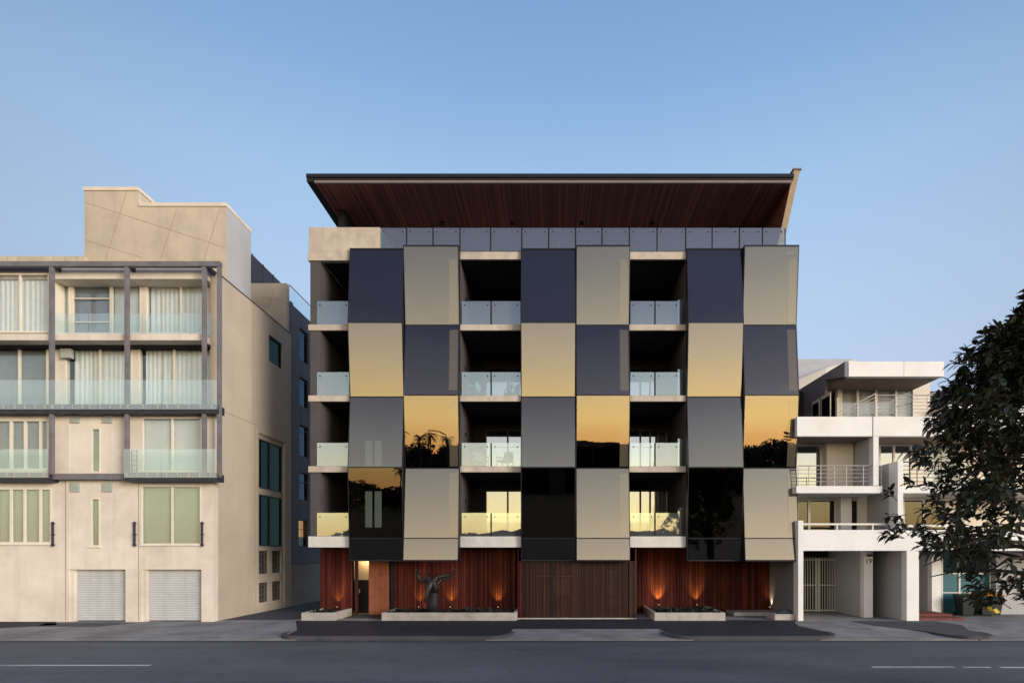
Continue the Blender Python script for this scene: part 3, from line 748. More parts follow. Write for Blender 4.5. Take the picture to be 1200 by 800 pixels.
# roof-level slab edge, upstand
for bi in (1, 2):
    a, b = bays[bi]
    B(a, b, 0.0, 0.118, 15.60, 15.93).build('slab_edge', M['concrete'], MBD, bevel=0.01)
B(-10.72, -8.86, 0.0, 0.25, 15.55, 15.90).build('slab_edge', M['concrete'], MBD, bevel=0.012)
B(-10.68, X(445, D), 0.012, 0.25, 15.903, Z(266, D)).build('parapet', M['concrete'], MBD, bevel=0.012)
B(-10.68, -10.45, 0.253, 6, 15.903, Z(266, D)).build('parapet', M['concrete'], MBD, bevel=0.012)
# penthouse balustrade
us = [445.5, 476.5, 507.5, 539, 575, 611.5, 643, 674.5, 705.5, 737.5, 770, 803.5, 834.5, 866.5, 893.5, 920.5]
pz1 = Z(267, D)
pbal = B(X(445.5, D), X(921, D), 0.02, 0.12, 15.62, 15.935).build('balustrade_kerb', M['bceil'], MBD)
for a, b in zip(us[:-1], us[1:]):
    p = MB(); x0, x1 = X(a+0.8, D), X(b-0.8, D)
    p.box(x0, x1, 0.0, 0.014, 15.95, pz1, 0)
    for xx in (x0+0.14, x1-0.14): p.tube([(xx, -0.02, pz1-0.17), (xx, 0.05, pz1-0.17)], 0.026, 8, 1)
    p.build('glass_panel', [M['balglass'], M['pframe']], pbal)
    B(X(b, D)-0.022, X(b, D)+0.022, 0.03, 0.075, 15.94, pz1-0.003).build('post', M['pframe'], pbal)
B(X(445.5, D)+0.01, X(445.5, D)+0.025, 0.27, 2.6, 15.95, pz1).build('glass_return', M['balglass'], MBD)
B(-10.44, 10.2, 0.26, 2.89, 15.901, 15.93).build('bounce_deck', M['whiteslab'], MBD)  # unseen pale deck added to bounce light up onto the timber soffit
# penthouse walls
pw = MB(); ph = [(-9.5+i*1.62, -9.5+i*1.62+1.52, 15.95, 18.15) for i in range(12)]
wall_holes(pw, -9.75, 9.98, 15.935, 18.30, 2.9, 3.1, ph); pw.build('penthouse_wall', M['bwall'], MBD)
for i in range(0, 12): MB().box(ph[i][0], ph[i][1], 2.96, 2.972, 15.95, 18.15).build('penthouse_pane', M['doorglass'], MBD)
B(-9.75, -9.45, 0.9, 2.89, 15.935, 18.30).build('penthouse_wall', M['pframe'], MBD)
B(-9.75, 9.98, 6.9, 7.0, 15.905, 18.3).build('penthouse_wall', M['bwall'], MBD)
# roof
rf0 = Y(22.7); zs = 18.33
rx0, rx1 = X(358.5, 22.7), X(930.5, 22.7)
rf = B(rx0, rx1, rf0+0.06, 7.2, zs+0.09, zs+0.24).build('roof', M['bceil'], MBD)
B(rx0, rx1, rf0, rf0+0.056, Z(207.4, 22.7), Z(203.4, 22.7)).build('fascia', M['pframe'], rf)
B(rx0+0.30, rx1-0.05, rf0+0.10, rf0+0.2, zs-0.02, zs+0.088).build('gutter', M['gutter'], rf)
B(rx0, rx0+0.28, rf0+0.06, 2.9, zs, zs+0.088).build('roof_edge', M['pframe'], rf)
sb = MB(); x = rx0+0.31
while x < rx1-0.08:
    sb.box(x, min(x+0.073, rx1-0.06), rf0+0.21, 6.8, zs+random.uniform(0.0, 0.006), zs+0.087); x += 0.0801
sb.build('timber_soffit', M['soffit'], rf)
for u in (518, 600, 682, 764):
    xx = X(u, 25.6); MB().tube([(xx, Y(25.6), zs-0.07), (xx, Y(25.6), zs-0.001)], 0.10, 10).build('downlight', M['pframe'], rf)
# blade wall on the right
bx0, bx1 = X(930.0, 22.7)+0.005, X(937.3, 22.7)
bl = MB(); bl.prism([(bx0, -1.02, Z(199.5, 22.7)), (bx0, 0.62, 16.55), (bx0, 0.62, 15.94), (bx0, 7.2, 15.94), (bx0, 7.2, Z(199.5, 22.7))], (bx1-bx0, 0, 0))
blw = bl.build('blade_wall', M['fin'], MBD)
bli = MB(); bli.prism([(bx0-0.03, -0.90, Z(203, 22.7)), (bx0-0.03, 0.70, 16.55), (bx0-0.03, 0.70, 15.95), (bx0-0.03, 2.85, 15.95), (bx0-0.03, 2.85, Z(203, 22.7))], (0.026, 0, 0)); bli.build('timber_lining', M['soffit'], blw)
B(bx0-0.05, bx1+0.05, -1.06, 7.2, Z(199.5, 22.7)+0.002, Z(198, 22.7)).build('blade_capping', M['gutter'], MBD)

# ---- ground floor
zg = 3.10
def battens(x0, x1, y, z0, z1, name, m, step=0.0601, wid=0.046, parent=MBD, dmin=0.02, dmax=0.06):
    mb = MB(); k = math.floor(x0/step)+1
    while k*step + wid < x1:
        xx = k*step + 0.004; mb.box(xx, xx+wid, y-random.uniform(dmin, dmax), y, z0, z1); k += 1
    mb.box(x0, x1, y+0.001, y+0.05, z0, z1)
    return mb.build(name, M[m], parent)
d1 = D+1.4; d3 = D+2.5; d2 = D+0.1
battens(X(375, d1), X(413, d1), 1.4, 0.02, zg, 'timber_wall', 'timber')
B(X(375, d1)-0.0, X(375, d1)+0.08, 1.46, 9.8, 0, zg).build('timber_return', M['bwall'], MBD)
battens(X(462, d1), X(607, d1)-0.12, 1.4, 0.02, zg, 'timber_wall', 'timber')
battens(X(741, d3)+0.03, X(907.4, d3), 2.5, 0.02, zg, 'timber_wall', 'timber')
# flush piers beside the gate
battens(X(606.5, d2), X(613, d2), 0.1, 0.05, 2.52, 'timber_wall', 'timber')
battens(X(737, d2), X(746, d2), 0.1, 0.05, 2.52, 'timber_wall', 'gatewood')
B(X(606.5, d2), X(606.5, d2)+0.05, 0.155, 1.39, 0.02, zg).build('timber_return', M['timber'], MBD)
B(X(746, d2)-0.05, X(746, d2), 0.155, 2.49, 0.02, zg).build('timber_return', M['timber'], MBD)
# gate
gx0, gx1 = X(613, d2)+0.01, X(737, d2)-0.01
gt_ = MB(); k = math.floor(gx0/0.0572)+1
while k*0.0572+0.03 < gx1: gt_.box(k*0.0572, k*0.0572+0.034, 0.08, 0.115, 0.08, 2.5); k += 1
gate = gt_.build('driveway_gate', M['gatewood'], MBD)
gf = MB(); xm = (gx0+gx1)/2
for (a, b) in ((gx0, xm-0.02), (xm+0.02, gx1)):
    gf.box(a, a+0.06, 0.118, 0.17, 0.06, 2.5); gf.box(b-0.06, b, 0.118, 0.17, 0.06, 2.5)
    for z in (0.06, 0.95, 2.44): gf.box(a+0.06, b-0.06, 0.118, 0.17, z, z+0.05)
    gf.box((a+b)/2-0.03, (a+b)/2+0.03, 0.12, 0.165, 0.112, 0.948)
gf.build('gate_frame', M['iron'], gate)
B(gx0, gx1, 1.9, 2.0, 0.0, zg).build('garage_back', M['room'], MBD)
B(X(606.5, d2), X(746, d2), 0.06, 0.16, 0.0, 0.045).build('threshold', M['planter'], MBD)
# garage contents seen through: pipes and board
B(gx0+1.3, gx0+2.1, 1.6, 1.65, 0.95, 1.7).build('meter_board', M['cladbase'], MBD)
B(gx0+0.6, gx0+2.2, 1.7, 1.74, 1.75, 1.82).build('cable_tray', M['cladbase'], MBD)
B(gx1-0.8, gx1-0.3, 1.6, 1.66, 0.3, 2.1).build('service_door', M['cladbase'], MBD)
# entry
xe0, xe1 = X(413, d1), X(432, d1)
d29 = D+2.6
B(xe0, X(419.5, d1+0.3), 1.70, 1.76, 0.02, zg).build('entry_reveal', M['gatewood'], MBD)
B(X(415, d29), X(436, d29), 2.6, 2.65, Z(679, d29), zg).build('entry_wall', M['warmwall'], MBD)
ed = B(X(415, d29), X(436, d29), 2.55, 2.62, 0.02, Z(679, d29)-0.004).build('entry_door', M['darksteel'], MBD)
MB().tube([(X(422, d29), 2.50, 0.95), (X(422, d29), 2.50, 1.15)], 0.03, 8).build('door_handle', M['bolt'], ed)
la = MB().tube([(X(430, d1), 1.5, Z(655, d1)), (X(430, d1), 1.5, Z(652, d1))], 0.06, 12)
lamp = la.build('entry_lamp', M['lampglass'], MBD)
sc_ = battens(X(432.5, d1), X(456, d1), 1.35, 0.04, 2.95, 'terracotta_screen', 'orange', 0.0601, 0.05)
sl = MB()
for i in range(48): sl.box(X(433.5, d1), X(455, d1), 1.28, 1.288, 0.08+i*0.06, 0.094+i*0.06)
sl.build('screen_slats', M['slatdark'], sc_)
B(X(456.2, d1), X(462, d1)-0.005, 1.5, 1.6, 0.02, zg).build('entry_reveal', M['pframe'], MBD)
B(X(432.4, d1), X(432.4, d1)+0.03, 1.42, 2.54, 0.02, zg).build('entry_reveal', M['gatewood'], MBD)
# underside of level one
B(-10.6, 10.3, 0.121, 9.8, zg+0.003, zg+0.02).build('undercroft_soffit', M['bceil'], MBD)
# grey side wall on the right
B(10.55, 10.72, -0.02, 10, 0.0, 2.50).build('end_wall', M['whitegrey'], MBD)
B(X(850, d3), 10.54, 1.2, 2.44, 0.0, 0.16).build('step', M['planter'], MBD, bevel=0.01)
# concealed door outline
co = MB(); x0, x1 = X(840, d3), X(886, d3)
co.box(x0, x1, 2.425, 2.437, Z(678, d3), Z(677.2, d3)); co.build('door_gap', M['iron'], MBD)

# ================================================================= PLANTERS
def planter(x0, x1, y0, y1, h, label, xb0=None, xb1=None, t=0.12):
    xb0 = x0 if xb0 is None else xb0; xb1 = x1 if xb1 is None else xb1
    r = thing('planter_box', ((x0+x1)/2, (y0+y1)/2, 0), label, 'planter', 'concrete planter boxes along the timber wall')
    m = MB(); z1 = h; zb = 0.006
    def bx(a, b, c, d_, e, f_): m.hexa([(a[0],a[1],e),(b[0],b[1],e),(c[0],c[1],e),(d_[0],d_[1],e),(a[0],a[1],f_),(b[0],b[1],f_),(c[0],c[1],f_),(d_[0],d_[1],f_)])
    bx((x0,y0),(x1,y0),(x1,y0+t),(x0,y0+t), zb, z1)
    bx((x0,y0+t),(x0+t,y0+t),(xb0+t,y1),(xb0,y1), zb, z1)
    bx((x1-t,y0+t),(x1,y0+t),(xb1,y1),(xb1-t,y1), zb, z1)
    m.build('box', M['planter'], r, bevel=0.012)
    s = MB(); s.add([(x0+t,y0+t,h-0.07),(x1-t,y0+t,h-0.07),(xb1-t,y1,h-0.07),(xb0+t,y1,h-0.07)], [(0,1,2,3)])
    s.build('soil', M['soil'], r)
    return r
dpn = 23.1; ypn = Y(dpn)
planter(X(353, dpn), X(392.5, dpn), ypn, 1.32, 0.345, 'short concrete planter box beside the lane, left of the lit entry', t=0.13)
planter(X(447, dpn), X(605, dpn), ypn, 1.32, 0.345, 'long concrete planter box under the horned sculpture', t=0.13)
planter(X(767, dpn), X(850, dpn), ypn+0.0, 2.40, 0.345, 'concrete planter box right of the driveway gate with glowing timber behind', t=0.13, xb0=X(767,dpn)-0.0)
planter(X(908, 23.3), X(935, 23.3), Y(23.3), Y(23.3)+0.9, 0.26, 'smallest concrete planter box, with a rounded grey boulder, beside the white pier', t=0.1)
bo = MB()
rings = []
for i in range(7):
    a = i/6*math.pi*0.5
    rings.append([(10.0 + 0.36*math.cos(a)*math.cos(k*math.pi/6)*(1+0.12*math.sin(3*k+i)), Y(23.3)+0.48 + 0.25*math.cos(a)*math.sin(k*math.pi/6), 0.185 + 0.27*math.sin(a)) for k in range(12)])
tag(bo.loft(rings).build('boulder', M['stone'], None, smooth=True, origin=(10.0, Y(23.3)+0.45, 0.19)), 'rounded dark grey boulder sitting in the smallest planter', 'boulder')

def succulent(name, seed):
    rnd = random.Random(seed); m = MB()
    for i in range(26):
        a = rnd.uniform(0, 2*math.pi); e = rnd.uniform(0.15, 1.25); L = rnd.uniform(0.14, 0.30); w_ = rnd.uniform(0.03, 0.06)
        d_ = Vector((math.cos(a)*math.cos(e), math.sin(a)*math.cos(e), math.sin(e))); s_ = Vector((-math.sin(a), math.cos(a), 0))
        up = d_.cross(s_)*-1
        p = [Vector((0,0,0)), d_*L*0.5+s_*w_+up*0.01, d_*L*0.5-s_*w_+up*0.01, d_*L - Vector((0,0,0.03)), d_*L*0.5 - up*0.012]
        m.add(p, [(0,1,4),(0,4,2),(1,3,4),(4,3,2)])
    return m
protos = []
def plants(x0, x1, y0, y1, n, z, label, grp):
    for i in range(n):
        xx = x0 + (x1-x0)*(i+0.5)/n + random.uniform(-0.08, 0.08); yy = random.uniform(y0, y1)
        if len(protos) < 4:
            o = succulent('planter_plant', 100+len(protos)).build('planter_plant', M['leafplanter'], None, origin=(0,0,0)); protos.append(o); c = o
        else:
            c = random.choice(protos).copy(); COL.objects.link(c)
        c.location = (xx, yy, z); c.rotation_euler = (0, 0, random.uniform(0, 6.28)); s_ = random.uniform(0.75, 1.15); c.scale = (s_, s_, s_)
        tag(c, label, 'plant', grp)
plants(X(361, 23.6), X(392, 24.2), -0.3, 0.8, 5, 0.27, 'low dark plant in the short planter left of the entry', 'low plants in the short left planter')
plants(X(452, 23.4), X(500, 23.4), -0.35, 0.5, 9, 0.27, 'low dark plant left of the sculpture in the long planter', 'low plants left of the sculpture')
plants(X(517, 23.4), X(600, 23.4), -0.35, 0.5, 16, 0.27, 'low dark plant right of the sculpture in the long planter', 'low plants right of the sculpture')
plants(X(773, 23.4), X(845, 23.4), -0.35, 0.6, 14, 0.27, 'low dark plant in the planter right of the gate', 'low plants in the right planter')
plants(X(775, 24), X(843, 24.4), 0.5, 1.4, 10, 0.27, 'low dark plant in the planter right of the gate', 'low plants in the right planter')

# ---- garden uplights (lamps the photograph shows lit)
def uplight(u, d, y, z, label, power, spot=72, tilt=0.13, lx_off=0.0, blend=1.0, col=(1.0, 0.80, 0.14), sx_=0.0):
    xx = X(u, d) + lx_off
    r = thing('garden_spotlight', (xx, y, z), label, 'light', 'small spotlights at the foot of the timber wall')
    MB().tube([(xx, y, z), (xx, y, z+0.10), (xx, y+0.01, z+0.14)], [0.03, 0.035, 0.035], 10).build('housing', M['iron'], r)
    MB().tube([(xx, y+0.01, z+0.142), (xx, y+0.01, z+0.147)], 0.026, 10).build('lens', M['lampglass'], r)
    L = bpy.data.lights.new('uplight_lamp', 'SPOT'); L.energy = power; L.color = col; L.spot_size = R(spot); L.spot_blend = blend; L.shadow_soft_size = 0.03
    o = bpy.data.objects.new('uplight_lamp', L); COL.objects.link(o); o.parent = r; o.location = (0, 0.01, 0.16)
    o.rotation_euler = Vector((sx_, tilt, 1)).to_track_quat('-Z', 'Y').to_euler()
    return r
uplight(397, d1, 1.16, 0.27, 'small spotlight glowing up the left timber panel', 70)
uplight(529, d1, 1.16, 0.27, 'small spotlight glowing up timber just right of the sculpture', 95)
uplight(492, d1, 1.16, 0.27, 'small spotlight behind the horned sculpture', 60)
uplight(584, d1, 1.16, 0.27, 'small spotlight at the right end of the long planter', 95)
uplight(771, d3, 2.27, 0.27, 'brightest small spotlight at the left of the right planter', 260)
uplight(815, d3, 2.25, 0.27, 'small spotlight in the middle of the right planter', 140)
uplight(899.5, d3, 2.20, 0.165, 'small spotlight in the corner against the grey end wall', 75, tilt=0.03, col=(1.0, 0.72, 0.36), sx_=0.09)
def lamp_pt(kind, loc, power, col, size=0.05, name='lamp', parent=None):
    L = bpy.data.lights.new(name, kind); L.energy = power; L.color = col; L.shadow_soft_size = size
    o = bpy.data.objects.new(name, L); COL.objects.link(o); o.location = loc
    if parent: o.parent = parent; o.location = Vector(loc) - wl(parent)
    return o
lamp_pt('POINT', (X(430.5, D+2.3), 2.3, 2.75), 45, (1.0, 0.70, 0.32), 0.06, 'entry_glow_lamp', MBD)

# ================================================================= SCULPTURE
SC = thing('antelope_sculpture', (X(507, 23.7), 0.0, 0.27), 'dark bronze horned antelope head sculpture on a black pedestal in the long planter', 'sculpture')
sx = X(507, 23.7); k7 = 23.7/F
def sp(u, v, y=0.0): return Vector((X(u, 23.7), y, Z(v, 23.7)))
pd = MB(); 
def ell(c, rx, ry, n=14): return [(c[0]+rx*math.cos(a*2*math.pi/n), c[1]+ry*math.sin(a*2*math.pi/n), c[2]) for a in range(n)]
pd.loft([ell(sp(507, 717), 0.26, 0.2), ell(sp(507, 706), 0.235, 0.2), ell(sp(507.8, 697), 0.20, 0.18), ell(sp(509.5, 689), 0.14, 0.14)])
pd.build('pedestal', M['iron'], SC, smooth=True)
nk = MB(); nk.tube([sp(509, 693), sp(510.5, 688, -0.05), sp(509, 683, -0.12), sp(505.5, 679.5, -0.22)], [0.17, 0.155, 0.14, 0.12], 12)
hd = nk
hd.tube([sp(508.5, 681, -0.10), sp(506, 683, -0.25), sp(503.8, 689, -0.34), sp(502.2, 696, -0.38), sp(501, 702, -0.38), sp(500.6, 704.5, -0.36)], [0.09, 0.15, 0.125, 0.09, 0.07, 0.035], 12)
hd.build('head', M['bronze'], SC, smooth=True)
er = MB()
er.tube([sp(511, 684, -0.12), sp(514.5, 688, -0.12), sp(516, 693, -0.12)], [0.03, 0.075, 0.01], 8, flat=0.4); er.build('ear', M['bronze'], SC, smooth=True)
er = MB(); er.tube([sp(502, 681, -0.16), sp(499, 684, -0.16), sp(498.3, 690, -0.16)], [0.03, 0.07, 0.01], 8, flat=0.4); er.build('ear', M['bronze'], SC, smooth=True)
def horn(pts, rads):
    m = MB(); P = []
    for i in range(len(pts)-1):
        for t in range(5): P.append(pts[i].lerp(pts[i+1], t/5))
    P.append(pts[-1]); n = len(P); rr = []
    for i in range(n):
        f_ = i/(n-1)*(len(rads)-1); a = int(min(f_, len(rads)-2)); q = rads[a]+(rads[a+1]-rads[a])*(f_-a)
        rr.append(q*(1+0.12*math.sin(i*2.1)))
    m.tube(P, rr, 10); m.build('horn', M['bronze'], SC, smooth=True)
horn([sp(506, 682, -0.15), sp(502, 676, -0.05), sp(496, 681, 0.05), sp(491.5, 678, 0.08), sp(488.5, 673, 0.05), sp(490.5, 668, -0.05), sp(493, 671, -0.1)], [0.10, 0.09, 0.085, 0.075, 0.055, 0.04, 0.012])
horn([sp(508, 682, -0.15), sp(512, 676, -0.05), sp(519, 674.5, 0.03), sp(526, 674, 0.07), sp(531, 671, 0.04), sp(533, 667, -0.04), sp(530.5, 664, -0.1)], [0.10, 0.095, 0.09, 0.075, 0.055, 0.04, 0.012])
horn([sp(500, 678, 0.0), sp(498.5, 673, 0.02), sp(503, 668.5, 0.0), sp(504, 664.5, -0.04)], [0.05, 0.04, 0.03, 0.01])
horn([sp(512, 684, -0.02), sp(516, 679, 0.08), sp(524, 678, 0.12), sp(531, 675, 0.1)], [0.06, 0.06, 0.05, 0.015])

horn([sp(489.5, 674, 0.05), sp(487.6, 670, 0.08), sp(488.4, 665.5, 0.04)], [0.045, 0.032, 0.01])
horn([sp(524, 674, 0.06), sp(521, 669.5, 0.1), sp(522.5, 665.5, 0.06)], [0.045, 0.032, 0.01])
horn([sp(494, 679, 0.06), sp(492.5, 683.5, 0.02), sp(495.5, 686, -0.04)], [0.045, 0.035, 0.01])
# ================================================================= BALCONY FURNITURE
def chair(x, y, z, rz, label, mat='chair'):
    r = thing('balcony_chair', (x, y, z), label, 'chair', 'chairs on the middle balconies')
    o_ = Vector((x, y, z))
    def bb(name, *a, m=mat):
        q = MB().box(x+a[0], x+a[1], y+a[2], y+a[3], z+a[4], z+a[5]); return q.build(name, M[m], r, bevel=0.02)
    bb('seat', -0.28, 0.28, -0.26, 0.26, 0.34, 0.42)
    b = MB(); n = 7; rg = []
    for i in range(2): pass
    b.hexa([(x-0.28, y+0.2, z+0.425), (x+0.28, y+0.2, z+0.425), (x+0.28, y+0.27, z+0.425), (x-0.28, y+0.27, z+0.425),
            (x-0.24, y+0.30, z+0.86), (x+0.24, y+0.30, z+0.86), (x+0.24, y+0.35, z+0.86), (x-0.24, y+0.35, z+0.86)])
    b.build('backrest', M[mat], r, bevel=0.03)
    for sx_ in (-1, 1):
        bb('armrest', sx_*0.30-0.03, sx_*0.30+0.03, -0.22, 0.24, 0.56, 0.61)
        for sy_ in (-1, 1): bb('leg', sx_*0.29-0.02, sx_*0.29+0.02, sy_*0.22-0.02, sy_*0.22+0.02, 0.0, 0.555 if sy_ < 0 else 0.5)
    r.rotation_euler = (0, 0, rz)
    return r
ch = []
b1 = bays[1]
chair(b1[0]+0.75, 1.0, fl[1], 0.5, 'left wicker chair behind the balcony glass in the third row of the middle bay')
chair(b1[0]+1.85, 1.0, fl[1], -0.5, 'right wicker chair behind the balcony glass in the third row of the middle bay')
chair(b1[0]+0.55, 1.1, fl[2], 1.0, 'left wicker chair with a teal cushion behind the second row balcony glass')
chair(b1[0]+2.15, 1.1, fl[2], -1.0, 'right wicker chair with a grey cushion behind the second row balcony glass')
def cushion(x, y, z, m, label, rz):
    c = MB(); n = 6; rings = []
    for j, (s_, t_) in enumerate(((0.5, -0.07), (0.92, -0.045), (1.0, 0), (0.92, 0.045), (0.5, 0.07))):
        ring = []
        for k in range(16):
            a = k/16*2*math.pi; ca, sa = math.cos(a), math.sin(a)
            q = 0.23*s_/max(abs(ca), abs(sa))**0.8
            ring.append((q*ca*0.9, t_, q*sa*0.9))
        rings.append(ring)
    o = c.loft(rings).build('cushion', M[m], None, smooth=True, origin=(0, 0, 0)); o.location = (x, y, z); o.rotation_euler = (R(-15), 0.6, rz)
    tag(o, label, 'cushion', None)
cushion(b1[0]+0.62, 0.98, fl[2]+0.66, 'cushteal', 'pale teal cushion on the left second row balcony chair', 1.0)
cushion(b1[0]+2.08, 0.98, fl[2]+0.66, 'cushgrey', 'grey cushion on the right second row balcony chair', -1.0)
# drying rack on the cream building
DR = thing('drying_rack', (lx(157), yl-0.2, lz(558)), 'small metal drying rack behind the lower right balcony glass of the cream building', 'rack')
rk = MB(); a0 = X(154.5, 22.6); a1 = X(160.5, 22.6); yy = Y(22.6); z0 = Z(556, 22.6); z1 = Z(527, 22.6)
for xx in (a0, a1): rk.tube([(xx, yy, z0), (xx, yy, z1)], 0.014, 6)
rk.build('frame', M['iron'], DR)
rr = MB()
for i in range(5): rr.tube([(a0, yy, z0+0.2+i*0.2), (a1, yy, z0+0.2+i*0.2)], 0.009, 6)
rr.build('rungs', M['iron'], DR)

# ================================================================= WHITE TOWNHOUSES
TH = thing('white_townhouse', (14, 0, 0), 'white rendered townhouse row with railed balconies, barred gate and teal garage door', 'building')
dr_ = 23.1; yr = Y(dr_)
def tx(u, d=dr_): return X(u, d)
def tz(v, d=dr_): return Z(v, d)
xR = 27.0
# left pier and main band
B(tx(935.3), tx(941.5), yr, yr+0.45, 0, tz(609.5)).build('pier', M['white'], TH, bevel=0.01)
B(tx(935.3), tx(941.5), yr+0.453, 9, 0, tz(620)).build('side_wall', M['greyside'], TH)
B(tx(941.5)+0.002, xR, yr+0.01, yr+0.25, tz(645), tz(620.5)).build('balcony_parapet', M['white'], TH, bevel=0.01)
B(tx(941.5)+0.002, xR, yr+0.252, 5, tz(645)+0.02, tz(640)).build('floor_slab', M['whitegrey'], TH)
# piers
B(tx(1062.5), tx(1077), yr, yr+0.35, 0, tz(645)-0.003).build('pier', M['white'], TH, bevel=0.01)
d19 = 24.3
B(X(1012.5, d19), X(1023, d19), Y(d19), Y(d19)+0.3, 0, tz(645)+0.01).build('pier', M['white'], TH, bevel=0.01)
B(X(1092, 25.2), X(1103, 25.2), Y(25.2), Y(25.2)+0.3, 0, tz(645)+0.01).build('pier', M['white'], TH, bevel=0.01)
# partition walls running back
xp = X(1012.5, d19)+0.01
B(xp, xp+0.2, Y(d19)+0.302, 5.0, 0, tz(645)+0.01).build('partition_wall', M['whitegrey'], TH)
xp2 = tx(1062.5)+0.01
B(xp2, xp2+0.25, yr+0.352, 4.0, 0, tz(645)+0.01).build('partition_wall', M['whitegrey'], TH)
xp3 = X(1092, 25.2)+0.01
B(xp3, xp3+0.2, Y(25.2)+0.302, 5.0, 0, tz(645)+0.01).build('partition_wall', M['whitegrey'], TH)
B(tx(941.5), xR, 5.0, 5.2, 0, tz(645)+0.02).build('rear_wall', M['room'], TH)
# barred gates
dg = 26.8
def bar_gate(u0, u1, vt, vb, d, n, midbar, name='barred_gate'):
    g_ = MB(); y0 = Y(d); x0, x1 = X(u0, d), X(u1, d); z0, z1 = Z(vb, d), Z(vt, d)
    for i in range(n): 
        xx = x0 + (x1-x0)*(i+0.5)/n; g_.box(xx-0.014, xx+0.014, y0-0.012, y0+0.012, z0+0.0, z1+0.10)
    for z in (z0+0.06, Z(midbar, d), z1-0.02): g_.box(x0, x1, y0-0.026, y0-0.013, z-0.025, z+0.025)
    for xx in (x0, x1): g_.box(xx-0.03, xx+0.03, y0-0.02, y0+0.024, z0, z1+0.06)
    return g_.build(name, M['whitemetal'], TH)
bar_gate(936, 957, 655, 716, dg, 7, 685); bar_gate(959.5, 994, 655, 716, dg, 12, 685); bar_gate(1023, 1032, 656, 716, dg-0.4, 4, 685)
gs = B(X(995, dg), xp-0.003, Y(dg)-0.05, Y(dg)+0.1, 0, 2.6).build('gate_post', M['whitegrey'], TH)
# house number
def text(body, x, y, z, size, mname, parent, name, ext=0.004):
    cu = bpy.data.curves.new(name, 'FONT'); cu.body = body; cu.size = size; cu.align_x = 'CENTER'; cu.align_y = 'CENTER'; cu.extrude = ext
    t = bpy.data.objects.new(name, cu); COL.objects.link(t); t.location = (x, y, z); t.rotation_euler = (R(90), 0, 0)
    bpy.context.view_layer.update()
    me = bpy.data.meshes.new_from_object(t.evaluated_get(bpy.context.evaluated_depsgraph_get()))
    o = bpy.data.objects.new(name, me); COL.objects.link(o); o.rotation_euler = (R(90), 0, 0)
    bpy.data.objects.remove(t); me.materials.clear(); me.materials.append(M[mname])
    o.parent = parent; o.location = Vector((x, y, z)) - wl(parent); return o
text('19', X(1017.8, d19), Y(d19)-0.006, Z(657.5, d19), 0.30, 'iron', TH, 'house_number')
B(X(1016, d19), X(1021, d19), Y(d19)-0.12, Y(d19)-0.003, Z(651.5, d19), Z(649, d19)).build('wall_light', M['iron'], TH)
# teal garage door
dz_ = 25.9
td = MB(); x0, x1 = X(1103, dz_), X(1160, dz_)
td.box(x0, x1, Y(dz_), Y(dz_)+0.06, 0.02, Z(672, dz_)); tdo = td.build('garage_door', M['teal'], TH)
B(x0, x1, Y(dz_)+0.0, Y(dz_)+0.06, Z(671, dz_), Z(648, dz_)).build('transom_pane', M['blueglass'], tdo)
tm = MB()
for v in (671.5, 694): tm.box(x0, x1, Y(dz_)-0.03, Y(dz_)-0.003, Z(v, dz_)-0.025, Z(v, dz_)+0.025)
for u in (1103.5, 1124, 1160): tm.box(X(u, dz_)-0.04, X(u, dz_)+0.04, Y(dz_)-0.034, Y(dz_)-0.004, 0.02, Z(650, dz_))
tm.build('door_frame', M['whitemetal'], tdo)
B(x1+0.05, xR, Y(dz_)-0.3, Y(dz_)-0.05, 0, tz(645)+0.01).build('front_wall', M['whitegrey'], TH)
st = MB(); st.box(tx(1077)+0.005, X(1113, 24.2), Y(23.3), Y(25.1), 0.0, 0.10); st.box(tx(1077)+0.3, X(1106, 24.4), Y(23.9), Y(25.1), 0.101, 0.2)
st.build('brick_step', M['brick'], TH, bevel=0.008)
# level 1 windows (y 585-620)
dq = 25.0; yq = Y(dq)
def qx(u): return X(u, dq)
def qz(v): return Z(v, dq)
zl1b, zl1t = tz(640), qz(584); zl2b, zl2t = tz(575), qz(520)
wh = [(X(933, dq), qx(1007), zl1b+0.02, zl1t), (X(930, dq), qx(988.5), zl2b+0.02, zl2t), (qx(1030), qx(1069), zl2b+0.02, zl2t), (qx(1058), qx(1110), zl1b+0.02, zl1t), (qx(1085), qx(1125), zl2b+0.02, zl2t)]
w = MB(); wall_holes(w, tx(935.3), xR, tz(640), tz(489)-0.02, yq, yq+0.25, wh); w.build('balcony_wall', M['warmwall'], TH)
bd = MB(); bd.box(tx(935.3), xR, yq+2.5, yq+2.6, 0, 11); bd.box(tx(935.3), xR, yq+0.26, yq+2.5, tz(577), tz(569)); bd.build('interior', M['room'], TH)
window(TH, wh[0][0], wh[0][1], wh[0][2], wh[0][3], yq, [qx(948.5), qx(979.5)], fw=0.1, frame='whitemetal', gl='blackglass', back=None)
window(TH, wh[1][0], wh[1][1], wh[1][2], wh[1][3], yq, [qx(962.5)], fw=0.09, frame='whitemetal', gl='doorglass', back='blind', back_rng=[(wh[1][0], qx(983))])
window(TH, wh[2][0], wh[2][1], wh[2][2], wh[2][3], yq, [qx(1048)], fw=0.08, frame='whitemetal', gl='doorglass', back='curtain')
window(TH, wh[3][0], wh[3][1], wh[3][2], wh[3][3], yq, [qx(1083)], fw=0.08, frame='whitemetal', gl='blackglass', back=None)
window(TH, wh[4][0], wh[4][1], wh[4][2], wh[4][3], yq, [qx(1105)], fw=0.08, frame='whitemetal', gl='winglass', back='curtain')
